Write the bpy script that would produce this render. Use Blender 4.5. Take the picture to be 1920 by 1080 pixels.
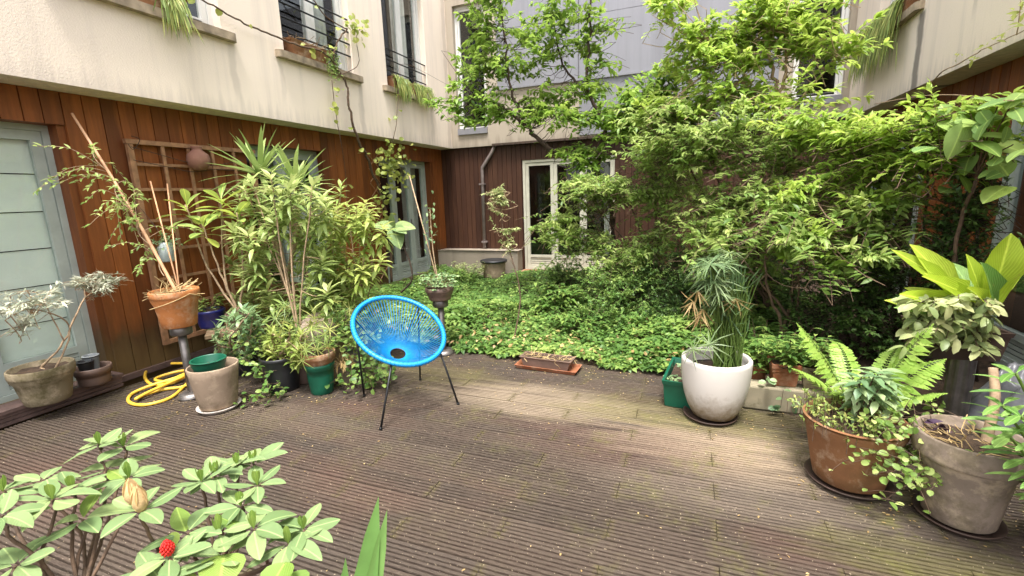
import bpy, math, random
import numpy as np
from mathutils import Matrix, Vector
random.seed(7); rng = np.random.default_rng(7)
S = bpy.context.scene; COL = S.collection
for o in list(bpy.data.objects): bpy.data.objects.remove(o)

# ------------------------------------------------------------------ camera
FPX = 868.0; YAW, PITCH, ROLL = -0.3725, 0.199, 0.0334
_cy, _sy, _cp, _sp, _cr, _sr = math.cos(YAW), math.sin(YAW), math.cos(PITCH), math.sin(PITCH), math.cos(ROLL), math.sin(ROLL)
_F = np.array([_sy*_cp, _cy*_cp, -_sp]); _r = np.array([_cy, -_sy, 0.]); _d = np.cross(_F, _r)
_R = _cr*_r + _sr*_d; _D = -_sr*_r + _cr*_d
CAM = np.array([0., 0., 1.5])
cam = bpy.data.cameras.new('camera'); cam.lens = FPX/1920*36; cam.sensor_width = 36; cam.clip_start = .02; cam.clip_end = 2000
co = bpy.data.objects.new('camera', cam); COL.objects.link(co); S.camera = co
_m = Matrix.Identity(4)
for i in range(3):
    _m[i][0] = _R[i]; _m[i][1] = -_D[i]; _m[i][2] = -_F[i]; _m[i][3] = CAM[i]
co.matrix_world = _m
def ray(x, y): return _R*(x-960)/FPX + _D*(y-540)/FPX + _F
def at(x, y, X=None, Y=None, Z=None, d=None):
    """point of the place seen at photo position (x, y), on the plane X=, Y=, Z= or at depth d"""
    v = ray(x, y)
    if X is not None: t = X/v[0]
    elif Y is not None: t = Y/v[1]
    elif Z is not None: t = (Z-1.5)/v[2]
    else: t = d
    return CAM + v*t

# ------------------------------------------------------------------ light
w = bpy.data.worlds.new('World'); S.world = w; w.use_nodes = True
nt = w.node_tree; nt.nodes.clear()
sky = nt.nodes.new('ShaderNodeTexSky'); sky.sky_type = 'NISHITA'; sky.sun_disc = False
SUN_EL, SUN_AZ = math.radians(72), math.radians(166)
sky.sun_elevation = SUN_EL; sky.sun_rotation = SUN_AZ; sky.dust_density = 4; sky.air_density = 1.0
hs = nt.nodes.new('ShaderNodeHueSaturation'); hs.inputs['Saturation'].default_value = .25
bg = nt.nodes.new('ShaderNodeBackground'); bg.inputs[1].default_value = .15
out = nt.nodes.new('ShaderNodeOutputWorld')
nt.links.new(sky.outputs[0], hs.inputs['Color']); nt.links.new(hs.outputs[0], bg.inputs[0]); nt.links.new(bg.outputs[0], out.inputs[0])
sl = bpy.data.lights.new('sun', 'SUN'); sl.energy = 2.0; sl.angle = math.radians(14); sl.color = (1, .97, .92)
so = bpy.data.objects.new('sun', sl); COL.objects.link(so)
_sd = Vector((math.cos(SUN_EL)*math.sin(SUN_AZ), math.cos(SUN_EL)*math.cos(SUN_AZ), math.sin(SUN_EL)))
so.rotation_euler = _sd.to_track_quat('Z', 'Y').to_euler(); so.location = (0, 0, 12)
S.view_settings.view_transform = 'Standard'; S.view_settings.look = 'None'; S.view_settings.gamma = 1
S.view_settings.exposure = 1.7
S.render.engine = 'CYCLES'; S.cycles.max_bounces = 8; S.cycles.transparent_max_bounces = 12

# ------------------------------------------------------------------ materials
def lin(r, g, b):
    f = lambda c: (c/255/12.92 if c/255 <= .04045 else ((c/255+.055)/1.055)**2.4)
    return (f(r), f(g), f(b), 1)
class NB:
    def __init__(s, name):
        s.m = bpy.data.materials.new(name); s.m.use_nodes = True; s.t = s.m.node_tree; s.t.nodes.clear()
        s.out = s.n('OutputMaterial'); s.p = s.n('BsdfPrincipled'); s.l(s.p.outputs[0], s.out.inputs[0])
    def n(s, k, **kw):
        x = s.t.nodes.new('ShaderNode'+k)
        for a, b in kw.items(): setattr(x, a, b)
        return x
    def l(s, a, b): s.t.links.new(a, b)
    def put(s, v, sock):
        if hasattr(v, 'is_linked') or hasattr(v, 'links'): s.l(v, sock)
        elif isinstance(v, (tuple, list)) and sock.type == 'RGBA' and len(v) == 3: sock.default_value = (*v, 1)
        else: sock.default_value = v
    def pos(s, scale=(1, 1, 1), obj=False):
        m = s.n('Mapping'); m.inputs['Scale'].default_value = scale
        if obj:
            c = s.n('TexCoord'); s.l(c.outputs['Object'], m.inputs[0])
            oi = s.n('ObjectInfo'); ad = s.n('VectorMath', operation='ADD'); sc = s.n('VectorMath', operation='SCALE')
            cb = s.n('CombineXYZ'); s.l(oi.outputs['Random'], cb.inputs[0]); s.l(oi.outputs['Random'], cb.inputs[2])
            s.l(cb.outputs[0], sc.inputs[0]); sc.inputs['Scale'].default_value = 37
            s.l(c.outputs['Object'], ad.inputs[0]); s.l(sc.outputs[0], ad.inputs[1]); s.l(ad.outputs[0], m.inputs[0])
        else:
            g = s.n('NewGeometry'); s.l(g.outputs['Position'], m.inputs[0])
        return m.outputs[0]
    def noise(s, vec, scale=5, detail=4, rough=.55):
        x = s.n('TexNoise'); s.l(vec, x.inputs['Vector']); x.inputs['Scale'].default_value = scale
        x.inputs['Detail'].default_value = detail; x.inputs['Roughness'].default_value = rough
        return x.outputs['Fac']
    def ramp(s, fac, stops):
        x = s.n('ValToRGB'); s.put(fac, x.inputs[0]); e = x.color_ramp.elements
        while len(e) < len(stops): e.new(.5)
        for i, (p, c) in enumerate(stops):
            e[i].position = p; e[i].color = c if len(c) == 4 else (*c, 1)
        return x.outputs[0]
    def rng(s, v, a, b, c=0., d=1.):
        x = s.n('MapRange'); s.put(v, x.inputs[0])
        for i, k in enumerate((a, b, c, d)): x.inputs[i+1].default_value = k
        return x.outputs[0]
    def mix(s, fac, a, b, mode='MIX'):
        x = s.n('Mix', data_type='RGBA', blend_type=mode); s.put(fac, x.inputs[0]); s.put(a, x.inputs[6]); s.put(b, x.inputs[7])
        return x.outputs[2]
    def math(s, op, a, b=0.):
        x = s.n('Math', operation=op); s.put(a, x.inputs[0]); s.put(b, x.inputs[1]); return x.outputs[0]
    def objrnd(s): return s.n('ObjectInfo').outputs['Random']
    def attr(s, nm): x = s.n('Attribute'); x.attribute_name = nm; return x.outputs['Fac']
    def xyz(s, v): x = s.n('SeparateXYZ'); s.l(v, x.inputs[0]); return x.outputs
    def bump(s, h, strength=.3, dist=.01):
        b = s.n('Bump'); b.inputs['Strength'].default_value = strength; b.inputs['Distance'].default_value = dist
        s.put(h, b.inputs['Height']); s.l(b.outputs[0], s.p.inputs['Normal'])
    def fin(s, col, rough=.6, metal=0., spec=.5):
        s.put(col, s.p.inputs['Base Color']); s.put(rough, s.p.inputs['Roughness']); s.p.inputs['Metallic'].default_value = metal
        s.p.inputs['Specular IOR Level'].default_value = spec
        return s.m

def m_plain(name, c, rough=.6, metal=0., var=.12, sc=12, bump=.1, spec=.5, obj=True):
    b = NB(name); v = b.pos(obj=obj); n = b.noise(v, sc, 5)
    dark = tuple(x*(1-2*var) for x in c[:3]); lite = tuple(min(1, x*(1+2*var)) for x in c[:3])
    col = b.ramp(n, [(.25, dark), (.75, lite)])
    if bump: b.bump(b.noise(v, sc*6, 3), bump, .004)
    return b.fin(col, rough, metal, spec)

def m_leaf(name, dark, mid, light, trans=.35, rough=.42, obj=False, vein=True, spec=.4):
    b = NB(name)
    r = b.objrnd() if obj else b.attr('rnd')
    col = b.ramp(r, [(0., dark), (.5, mid), (1., light)])
    v = b.pos(); n = b.noise(v, 25, 3)
    col = b.mix(b.rng(n, .35, .7, 0, .35), col, tuple(x*.62 for x in mid[:3]))
    if obj and vein:
        c = b.n('TexCoord'); x = b.xyz(c.outputs['Object'])
        mid_rib = b.rng(b.math('ABSOLUTE', x[0]), .01, .05, 1, 0)
        col = b.mix(b.math('MULTIPLY', mid_rib, .75), col, tuple(min(1, q*1.5) for q in light[:3]))
        wv = b.n('TexWave', wave_type='BANDS', bands_direction='Y'); mp = b.n('Mapping'); b.l(c.outputs['Object'], mp.inputs[0])
        cm = b.n('CombineXYZ'); b.l(b.math('SUBTRACT', x[1], b.math('ABSOLUTE', x[0])), cm.inputs[1]); b.l(cm.outputs[0], wv.inputs[0])
        wv.inputs['Scale'].default_value = 5; b.bump(wv.outputs['Fac'], .4, .004)
        col = b.mix(b.math('MULTIPLY', b.rng(wv.outputs['Fac'], .75, .98, 0, .3), 1.), col, tuple(min(1, q*1.25) for q in light[:3]))
        spots = b.noise(b.pos((1, 1, 1), obj=True), 9, 4, .7)
        col = b.mix(b.rng(spots, .62, .7, 0, .55), col, lin(150, 132, 70))
    b.fin(col, rough, 0, spec)
    tr = b.n('BsdfTranslucent'); b.put(b.mix(.5, col, light), tr.inputs[0])
    mx = b.n('MixShader'); mx.inputs[0].default_value = trans
    b.l(b.p.outputs[0], mx.inputs[1]); b.l(tr.outputs[0], mx.inputs[2]); b.l(mx.outputs[0], b.out.inputs[0])
    return b.m

MT = {}
PITCHB_, COLW_ = .147, .915
def mat_deck():
    b = NB('deck_wood'); v = b.pos((1, 1, 1)); g = b.pos((1.2, 28, 10)); r = b.objrnd()
    base = b.ramp(r, [(0, lin(50, 42, 35)), (.25, lin(67, 56, 47)), (.5, lin(58, 51, 45)), (.75, lin(74, 63, 53)), (1, lin(61, 49, 40))])
    base = b.mix(b.rng(b.noise(g, 6, 5, .65), .3, .7, 0, .55), base, lin(64, 48, 40), 'MIX')
    big = b.noise(b.pos((.55, 1.1, 1)), 1.3, 3)
    base = b.mix(b.rng(big, .52, .7, 0, .35), base, lin(104, 70, 58))                    # reddish worn boards
    p = b.xyz(v)
    wob = b.noise(b.pos((.55, 7, 1)), 2.4, 5, .62)
    def patch(cx, cy, rx, ry, col, k, base):      # paler, reddish or mossy patch with a ragged outline
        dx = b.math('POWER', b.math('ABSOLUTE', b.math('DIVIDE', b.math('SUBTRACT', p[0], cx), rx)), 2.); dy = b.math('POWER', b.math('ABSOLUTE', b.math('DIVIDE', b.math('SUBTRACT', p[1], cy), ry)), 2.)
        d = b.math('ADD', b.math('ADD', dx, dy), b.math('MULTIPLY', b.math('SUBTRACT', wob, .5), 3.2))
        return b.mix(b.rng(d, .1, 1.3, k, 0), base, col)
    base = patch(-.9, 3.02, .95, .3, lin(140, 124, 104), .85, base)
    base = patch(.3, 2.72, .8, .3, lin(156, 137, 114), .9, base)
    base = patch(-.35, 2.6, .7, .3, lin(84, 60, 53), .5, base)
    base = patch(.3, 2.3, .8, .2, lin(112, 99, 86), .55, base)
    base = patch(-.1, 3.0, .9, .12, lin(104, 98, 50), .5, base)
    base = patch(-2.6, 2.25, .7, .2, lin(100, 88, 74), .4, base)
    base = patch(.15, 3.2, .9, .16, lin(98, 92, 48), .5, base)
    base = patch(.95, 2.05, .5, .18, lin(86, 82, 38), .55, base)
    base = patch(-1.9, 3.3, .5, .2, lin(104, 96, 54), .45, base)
    moss = b.noise(v, 3.1, 6, .7); moss2 = b.noise(v, 22, 4, .7)
    mf = b.math('MULTIPLY', b.rng(moss, .5, .66, 0, 1), b.rng(moss2, .38, .62, 0, .8))
    right = b.rng(p[0], -.9, 1.6, .35, 1.15)
    far2 = b.rng(p[1], 1.3, 2.6, .3, 1)
    base = b.mix(b.math('MULTIPLY', b.math('MULTIPLY', mf, right), far2), base, lin(112, 112, 44))
    ro = b.math('FLOOR', b.math('DIVIDE', b.math('SUBTRACT', p[1], 1.9405), PITCHB_))
    od = b.math('ABSOLUTE', b.math('MODULO', ro, 2.))
    xo = b.math('ADD', p[0], b.math('SUBTRACT', .755+COLW_*20, b.math('MULTIPLY', od, .4575)))
    jd = b.math('ABSOLUTE', b.math('SUBTRACT', b.math('MODULO', b.math('ADD', xo, COLW_*.5), COLW_), COLW_*.5))
    jm = b.math('MULTIPLY', b.rng(jd, .004, .035, .9, 0), b.rng(b.noise(b.pos((14, 14, 1)), 3, 4, .7), .42, .6, 0, 1))
    base = b.mix(jm, base, lin(84, 76, 40))
    sp = b.rng(b.noise(v, 90, 1, .5), .71, .76, 0, .75)
    base = b.mix(sp, base, lin(196, 178, 150))                                          # fallen petals and grit
    base = b.mix(b.rng(b.noise(b.pos((3, 90, 30)), 9, 4, .7), .46, .72, 0, .5), base, lin(134, 120, 104))
    b.bump(b.noise(g, 20, 5, .7), .7, .006)
    return b.fin(base, b.rng(big, .3, .7, .6, .8), 0, .35)
def mat_clad(name, cols, stain=True):
    b = NB(name); r = b.objrnd(); v = b.pos((14, 14, 1.1), obj=True)
    base = b.ramp(r, [(i/(len(cols)-1), c) for i, c in enumerate(cols)])
    grain = b.noise(v, 3.2, 6, .62)
    base = b.mix(b.rng(grain, .35, .72, 0, .55), base, tuple(x*.42 for x in cols[1][:3]))
    w_ = b.pos(); z = b.xyz(w_)[2]
    st = b.noise(b.pos((6, 6, .8)), 1.6, 4, .6)
    base = b.mix(b.rng(st, .5, .7, 0, .4), base, tuple(min(1, x*1.35) for x in cols[2][:3]))
    if stain:   # damp mould along the foot of the wall, ragged edge
        f = b.rng(b.math('ADD', z, b.math('MULTIPLY', b.noise(b.pos((5, 5, 2)), 1.5, 4), -.5)), .1, .42, .9, 0)
        base = b.mix(f, base, lin(62, 48, 30))
        f2 = b.rng(b.math('ADD', z, b.math('MULTIPLY', b.noise(b.pos((5, 5, 1.3)), 2.4, 4), -.6)), -.2, .12, .7, 0)
        base = b.mix(f2, base, lin(104, 84, 52))
    b.bump(grain, .35, .004)
    return b.fin(base, .52, 0, .35)
def mat_plaster(name, c, dirt, streak_y=None, axis=1):
    b = NB(name); v = b.pos(); n = b.noise(v, 1.3, 5)
    col = b.mix(b.rng(n, .3, .75, 0, .5), c, tuple(x*.86 for x in c[:3]))
    st = b.noise(b.pos((4.2, 4.2, .22)), 1.5, 5, .6)
    z = b.xyz(v)
    col = b.mix(b.rng(st, .5, .78, 0, .4), col, dirt)
    low = b.math('ADD', z[2], b.math('MULTIPLY', b.noise(b.pos((9, 9, .6)), 2, 4), .55))
    col = b.mix(b.rng(low, 2.62, 2.82, .5, 0), col, dirt)
    if streak_y:
        for (y, hw, z0, z1, k) in streak_y:
            d = b.math('ABSOLUTE', b.math('SUBTRACT', b.math('ADD', z[axis], b.math('MULTIPLY', b.math('SUBTRACT', b.noise(v, 3, 3), .5), .14)), y))
            f = b.math('MULTIPLY', b.rng(d, hw*.5, hw, k, 0), b.math('MULTIPLY', b.rng(z[2], z0-.1, z0+.1, 0, 1), b.rng(z[2], z1-.03, z1, 1, 0)))
            col = b.mix(f, col, tuple(x*.32 for x in dirt[:3]))
    b.bump(b.noise(v, 70, 4, .7), .55, .006)
    return b.fin(col, .85, 0, .25)
def mat_glass():
    b = NB('window_glass'); tr = b.n('BsdfTransparent'); tr.inputs[0].default_value = (.93, .96, .95, 1)
    gl = b.n('BsdfGlossy'); gl.inputs['Roughness'].default_value = .02
    fr = b.n('LayerWeight'); fr.inputs[0].default_value = .5
    mx = b.n('MixShader'); b.l(b.math('ADD', b.math('MULTIPLY', b.math('POWER', fr.outputs['Facing'], 4.), .9), .05), mx.inputs[0]); b.l(tr.outputs[0], mx.inputs[1]); b.l(gl.outputs[0], mx.inputs[2]); b.l(mx.outputs[0], b.out.inputs[0])
    return b.m
def mat_terra(name, c, lime=.45, moss=.3):
    b = NB(name); v = b.pos(obj=True); n = b.noise(v, 7, 5)
    col = b.mix(b.rng(n, .3, .7, 0, .6), c, tuple(x*.66 for x in c[:3]))
    col = b.mix(b.rng(b.noise(v, 9, 6, .7), .5, .64, 0, lime), col, lin(200, 180, 152))
    g = b.noise(v, 5, 6, .7)
    col = b.mix(b.rng(g, .49, .6, 0, moss), col, lin(78, 70, 40))
    b.bump(b.noise(v, 60, 4), .3, .004)
    return b.fin(col, .8, 0, .25)
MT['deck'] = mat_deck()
MT['clad_l'] = mat_clad('cladding_orange', [lin(98, 54, 26), lin(136, 77, 36), lin(152, 88, 42), lin(122, 68, 32), lin(144, 82, 39), lin(104, 60, 33)])
MT['clad_b'] = mat_clad('cladding_dark', [lin(58, 36, 27), lin(68, 42, 30), lin(78, 50, 35), lin(64, 40, 30)], False)
MT['plaster_l'] = mat_plaster('plaster_cream', lin(240, 224, 206), lin(186, 174, 164), [(3.66, .06, 2.55, 3.06, .22), (5.6, .06, 2.45, 3.06, .22), (4.25, .05, 2.6, 3.06, .15), (7.5, .07, 2.5, 3.06, .22), (8.12, .09, 2.4, 5.5, .3)])
MT['plaster_b'] = mat_plaster('plaster_grey', lin(168, 156, 140), lin(104, 94, 82))
MT['plaster_r'] = mat_plaster('plaster_cream_right', lin(240, 224, 206), lin(178, 168, 160), [(6.02, .085, 2.3, 3.12, .8), (5.05, .04, 2.8, 6, .3)])
MT['zinc'] = m_plain('zinc', lin(150, 149, 152), .6, .1, .05, .8, .03)
def mat_zinc():
    b = NB('zinc_sheet'); n = b.noise(b.pos((5, 5, .25)), 1.6, 5, .6); n2 = b.noise(b.pos((1, 1, 1)), 1.1, 4)
    col = b.mix(b.rng(n, .42, .7, 0, .45), lin(132, 131, 136), lin(110, 109, 114)); col = b.mix(b.rng(n2, .4, .7, 0, .4), col, lin(142, 140, 144))
    return b.fin(col, b.rng(n, .3, .7, .42, .65), .25, .5)
MT['zinc'] = mat_zinc()
MT['concrete'] = m_plain('sill_concrete', lin(150, 134, 112), .85, 0, .3, 9, .3)
MT['kerb'] = mat_terra('mossy_concrete', lin(150, 140, 118), .1, .75)
MT['frame'] = m_plain('painted_frame', lin(168, 176, 168), .45, 0, .08, 6, .04)
MT['frame_b'] = m_plain('painted_frame_warm', lin(186, 182, 166), .45, 0, .08, 6, .04)
MT['frame_w'] = m_plain('white_frame', lin(214, 212, 206), .4, 0, .05, 6, .03)
MT['glass'] = mat_glass()
MT['room'] = m_plain('dark_room', lin(34, 30, 28), .9, 0, .1, 4, 0)
MT['curtain'] = m_plain('curtain', lin(196, 192, 186), .9, 0, .08, 8, 0)
MT['blind'] = m_plain('blind_fabric', lin(238, 240, 230), .85, 0, .03, 3, .03)
MT['rail'] = m_plain('black_steel', (.012, .012, .014), .4, .3, .1, 10, .05)
MT['steel'] = m_plain('brushed_steel', lin(122, 116, 112), .42, .75, .18, 14, .1)
MT['pipe'] = m_plain('pipe_grey', lin(128, 116, 112), .5, .2, .15, 8, .05)
MT['terra'] = mat_terra('terracotta', lin(138, 96, 64))
MT['terra2'] = mat_terra('terracotta_orange', lin(182, 116, 66), .35, .35)
MT['terra_red'] = mat_terra('terracotta_plastic', lin(148, 90, 62), .25, .3)
MT['stonepot'] = mat_terra('weathered_stone', lin(128, 116, 92), .35, .8)
MT['greypot'] = mat_terra('weathered_grey', lin(140, 124, 110), .45, .45)
MT['beigepot'] = mat_terra('taupe_pot', lin(152, 132, 112), .35, .35)
def mat_whitepot():
    b = NB('white_glaze'); v = b.pos(); z = b.xyz(v)[2]
    f = b.rng(b.math('ADD', z, b.math('MULTIPLY', b.noise(v, 24, 6, .75), -.26)), -.1, .09, .95, 0)
    col = b.mix(f, b.mix(b.rng(b.noise(v, 6, 4), .3, .8, 0, .3), lin(204, 198, 190), lin(192, 182, 170)), lin(110, 90, 52))
    return b.fin(col, .5, 0, .4)
MT['whitepot'] = mat_whitepot()
MT['blackpl'] = m_plain('black_plastic', (.016, .016, .018), .42, 0, .2, 10, .05)
MT['brownpl'] = m_plain('brown_plastic', lin(104, 84, 74), .5, 0, .12, 8, .05)
MT['greenpl'] = m_plain('green_plastic', lin(18, 84, 62), .4, 0, .15, 8, .04)
MT['greypl'] = m_plain('grey_plastic', lin(120, 124, 126), .45, 0, .15, 8, .04)
MT['bluepot'] = m_plain('blue_glaze', lin(32, 36, 96), .3, 0, .15, 8, .04)
MT['saucerw'] = m_plain('pale_saucer', lin(196, 186, 176), .5, 0, .12, 8, .05)
MT['saucerd'] = m_plain('dark_saucer', lin(66, 50, 42), .6, 0, .2, 8, .05)
MT['soil'] = m_plain('soil', lin(66, 50, 36), .95, 0, .35, 30, 1.)
MT['straw'] = m_plain('dry_straw', lin(186, 160, 112), .8, 0, .2, 20, 0)
MT['bark'] = m_plain('bark', lin(92, 72, 56), .9, 0, .3, 30, .6)
MT['bark_d'] = m_plain('dark_bark', lin(64, 50, 40), .9, 0, .3, 30, .6)
MT['bark_l'] = m_plain('pale_bark', lin(158, 134, 106), .9, 0, .25, 30, .5)
MT['bamboo'] = m_plain('bamboo', lin(196, 150, 112), .6, 0, .12, 20, .1)
MT['trellis'] = m_plain('trellis_wood', lin(152, 112, 80), .7, 0, .22, 14, .3)
MT['bench'] = m_plain('bench_wood', lin(120, 98, 74), .8, 0, .25, 14, .4)
MT['step'] = m_plain('step_wood', lin(92, 72, 66), .7, 0, .22, 10, .4)
MT['clay'] = mat_terra('clay_jug', lin(148, 106, 90), .15, .1)
MT['hose'] = m_plain('hose_yellow', lin(224, 180, 62), .45, 0, .1, 20, .03)
MT['blue'] = m_plain('blue_cord', lin(22, 136, 200), .42, 0, .06, 30, .02)
MT['tarp'] = m_plain('grey_tarp', lin(118, 118, 122), .3, 0, .28, 9, .2)
MT['bud'] = m_plain('tan_bud', lin(196, 164, 116), .7, 0, .2, 40, .4)
MT['red'] = m_plain('red_bloom', lin(206, 36, 30), .5, 0, .25, 60, .4)
MT['purple'] = m_plain('purple_leaf', lin(58, 34, 58), .5, 0, .2, 30, .1)
G = lambda *a: lin(*a)
MT['lf_tree'] = m_leaf('leaf_tree', G(78, 114, 40), G(122, 160, 62), G(178, 200, 96), .45)
MT['lf_tree2'] = m_leaf('leaf_tree_yellow', G(96, 132, 48), G(148, 182, 74), G(202, 218, 110), .5)
MT['lf_shrub'] = m_leaf('leaf_shrub', G(84, 116, 50), G(138, 170, 84), G(206, 218, 136), .5)
MT['lf_dark'] = m_leaf('leaf_dark', G(52, 78, 38), G(78, 108, 54), G(118, 146, 76), .32)
MT['lf_mid'] = m_leaf('leaf_mid', G(70, 102, 50), G(110, 146, 74), G(166, 188, 104), .36)
MT['lf_cover'] = m_leaf('leaf_cover', G(52, 84, 38), G(102, 138, 66), G(164, 184, 96), .36)
MT['lf_vine'] = m_leaf('leaf_vine', G(120, 140, 60), G(164, 178, 84), G(206, 208, 120), .45)
MT['lf_var'] = m_leaf('leaf_variegated', G(118, 138, 86), G(166, 178, 118), G(210, 210, 152), .32)
MT['lf_olive'] = m_leaf('leaf_olive', G(130, 140, 112), G(180, 184, 158), G(222, 220, 200), .2)
MT['lf_yel'] = m_leaf('leaf_yellow_green', G(112, 136, 62), G(160, 178, 92), G(208, 210, 126), .4)
MT['lf_euph'] = m_leaf('leaf_blue_green', G(86, 120, 84), G(132, 160, 110), G(176, 194, 140), .3)
MT['lf_pap'] = m_leaf('leaf_papyrus', G(58, 84, 50), G(94, 120, 76), G(146, 162, 112), .25)
MT['lf_grass'] = m_leaf('leaf_grass', G(96, 122, 56), G(136, 156, 80), G(190, 186, 108), .3)
MT['lf_dry'] = m_leaf('leaf_dry', G(142, 112, 70), G(186, 156, 104), G(214, 190, 140), .25)
MT['lo_rhodo'] = m_leaf('big_leaf_rhododendron', G(100, 126, 78), G(124, 146, 96), G(146, 164, 106), .18, .5, True, spec=.2)
MT['lo_fresh'] = m_leaf('big_leaf_fresh', G(112, 146, 62), G(130, 160, 72), G(152, 174, 84), .35, .45, True)
MT['lo_strap'] = m_leaf('big_leaf_strap', G(84, 126, 62), G(108, 146, 76), G(136, 166, 96), .25, .4, True, False)
MT['lo_yucca'] = m_leaf('big_leaf_yucca', G(112, 138, 70), G(140, 162, 90), G(172, 186, 116), .25, .5, True, False, .3)
MT['lo_loquat'] = m_leaf('big_leaf_loquat', G(118, 148, 78), G(154, 178, 98), G(200, 210, 96), .35, .36, True)
MT['lo_nest'] = m_leaf('big_leaf_nest', G(160, 186, 50), G(180, 204, 62), G(200, 216, 84), .45, .4, True)
MT['lo_lily'] = m_leaf('big_leaf_lily', G(84, 132, 58), G(116, 158, 76), G(150, 182, 100), .3, .4, True)
MT['lo_vine'] = m_leaf('big_leaf_squash', G(104, 142, 74), G(132, 166, 88), G(170, 192, 104), .35, .45, True)
MT['lf_loq'] = m_leaf('leaf_pale_whorl', G(114, 142, 74), G(164, 182, 106), G(208, 212, 144), .36)
MT['lo_bud'] = m_leaf('bud_scale', G(184, 150, 104), G(204, 172, 124), G(214, 190, 130), .2, .6, True, False)
MT['fern'] = m_leaf('fern_leaf', G(126, 164, 68), G(160, 194, 90), G(190, 214, 112), .42)

# ------------------------------------------------------------------ mesh helpers
def mesh_from(name, V, F, smooth=False, rnd=None):
    me = bpy.data.meshes.new(name)
    me.from_pydata([tuple(map(float, v)) for v in V], [], F)
    if smooth: me.polygons.foreach_set('use_smooth', [True]*len(me.polygons))
    if rnd is not None:
        a = me.attributes.new('rnd', 'FLOAT', 'POINT'); a.data.foreach_set('value', np.asarray(rnd, np.float32))
    me.update(); return me
def link(name, me, mat=None, parent=None):
    o = bpy.data.objects.new(name, me); COL.objects.link(o)
    if mat is not None:
        m = MT[mat] if isinstance(mat, str) else mat
        if len(me.materials) == 0: me.materials.append(m)
    if parent is not None: o.parent = parent
    return o
def tag(o, label=None, cat=None, group=None, kind=None):
    if label: o['label'] = label
    if cat: o['category'] = cat
    if group: o['group'] = group
    if kind: o['kind'] = kind
    return o
def thing(name, label=None, cat=None, loc=(0, 0, 0), group=None, kind=None, rz=0.):
    o = bpy.data.objects.new(name, None); COL.objects.link(o); o.location = tuple(map(float, loc)); o.rotation_euler = (0, 0, rz); o.empty_display_size = .1
    return tag(o, label, cat, group, kind)
class MB:
    def __init__(s): s.V = []; s.F = []
    def add(s, V, F):
        n = len(s.V); s.V += [tuple(map(float, v)) for v in V]; s.F += [tuple(n+i for i in f) for f in F]; return s
    def box(s, a, b):
        (x0, y0, z0), (x1, y1, z1) = a, b
        return s.add([(x0, y0, z0), (x1, y0, z0), (x1, y1, z0), (x0, y1, z0), (x0, y0, z1), (x1, y0, z1), (x1, y1, z1), (x0, y1, z1)],
                     [(0, 3, 2, 1), (4, 5, 6, 7), (0, 1, 5, 4), (1, 2, 6, 5), (2, 3, 7, 6), (3, 0, 4, 7)])
    def tube(s, P, r, k=6, cap=True, closed=False):
        P = np.asarray(P, float); n = len(P); r = np.full(n, r) if np.isscalar(r) else np.asarray(r, float)
        T = np.roll(P, -1, 0)-np.roll(P, 1, 0) if closed else np.gradient(P, axis=0)
        T /= np.linalg.norm(T, axis=1, keepdims=True)+1e-9
        up = np.array([0, 0, 1.]) if abs(T[:, 2]).mean() < .9 else np.array([1., 0, 0])
        A = np.cross(T, up); A /= np.linalg.norm(A, axis=1, keepdims=True)+1e-9; B = np.cross(T, A)
        th = np.arange(k)*2*math.pi/k
        R = P[:, None]+r[:, None, None]*(A[:, None]*np.cos(th)[None, :, None]+B[:, None]*np.sin(th)[None, :, None])
        F = []
        for i in range(n if closed else n-1):
            j = (i+1) % n
            for q in range(k): F.append((i*k+q, i*k+(q+1) % k, j*k+(q+1) % k, j*k+q))
        if cap and not closed: F += [tuple(range(k-1, -1, -1)), tuple((n-1)*k+q for q in range(k))]
        return s.add(R.reshape(-1, 3), F)
    def lathe(s, prof, c=(0, 0, 0), k=32, sx=1., sy=1.):
        V = []; n = len(prof)
        for (r, z) in prof:
            for q in range(k):
                a = q*2*math.pi/k; V.append((c[0]+r*math.cos(a)*sx, c[1]+r*math.sin(a)*sy, c[2]+z))
        F = [(i*k+q, i*k+(q+1) % k, (i+1)*k+(q+1) % k, (i+1)*k+q) for i in range(n-1) for q in range(k)]
        if prof[0][0] > 0: F.append(tuple(range(k-1, -1, -1)))
        if prof[-1][0] > 0: F.append(tuple((n-1)*k+q for q in range(k)))
        return s.add(V, F)
    def build(s, name, mat, parent=None, smooth=False):
        return link(name, mesh_from(name, s.V, s.F, smooth), mat, parent)
def spline(P, n=8, closed=False):
    P = np.asarray(P, float); N = len(P); out = []
    for i in range(N if closed else N-1):
        if closed: a, b, c, d = P[(i-1) % N], P[i], P[(i+1) % N], P[(i+2) % N]
        else: a, b, c, d = P[max(i-1, 0)], P[i], P[i+1], P[min(i+2, N-1)]
        for k in range(n):
            t = k/n; out.append(.5*((2*b)+(-a+c)*t+(2*a-5*b+4*c-d)*t*t+(-a+3*b-3*c+d)*t**3))
    if not closed: out.append(P[-1])
    return np.array(out)
def unit(v): v = np.asarray(v, float); return v/(np.linalg.norm(v, axis=-1, keepdims=True)+1e-9)

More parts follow.
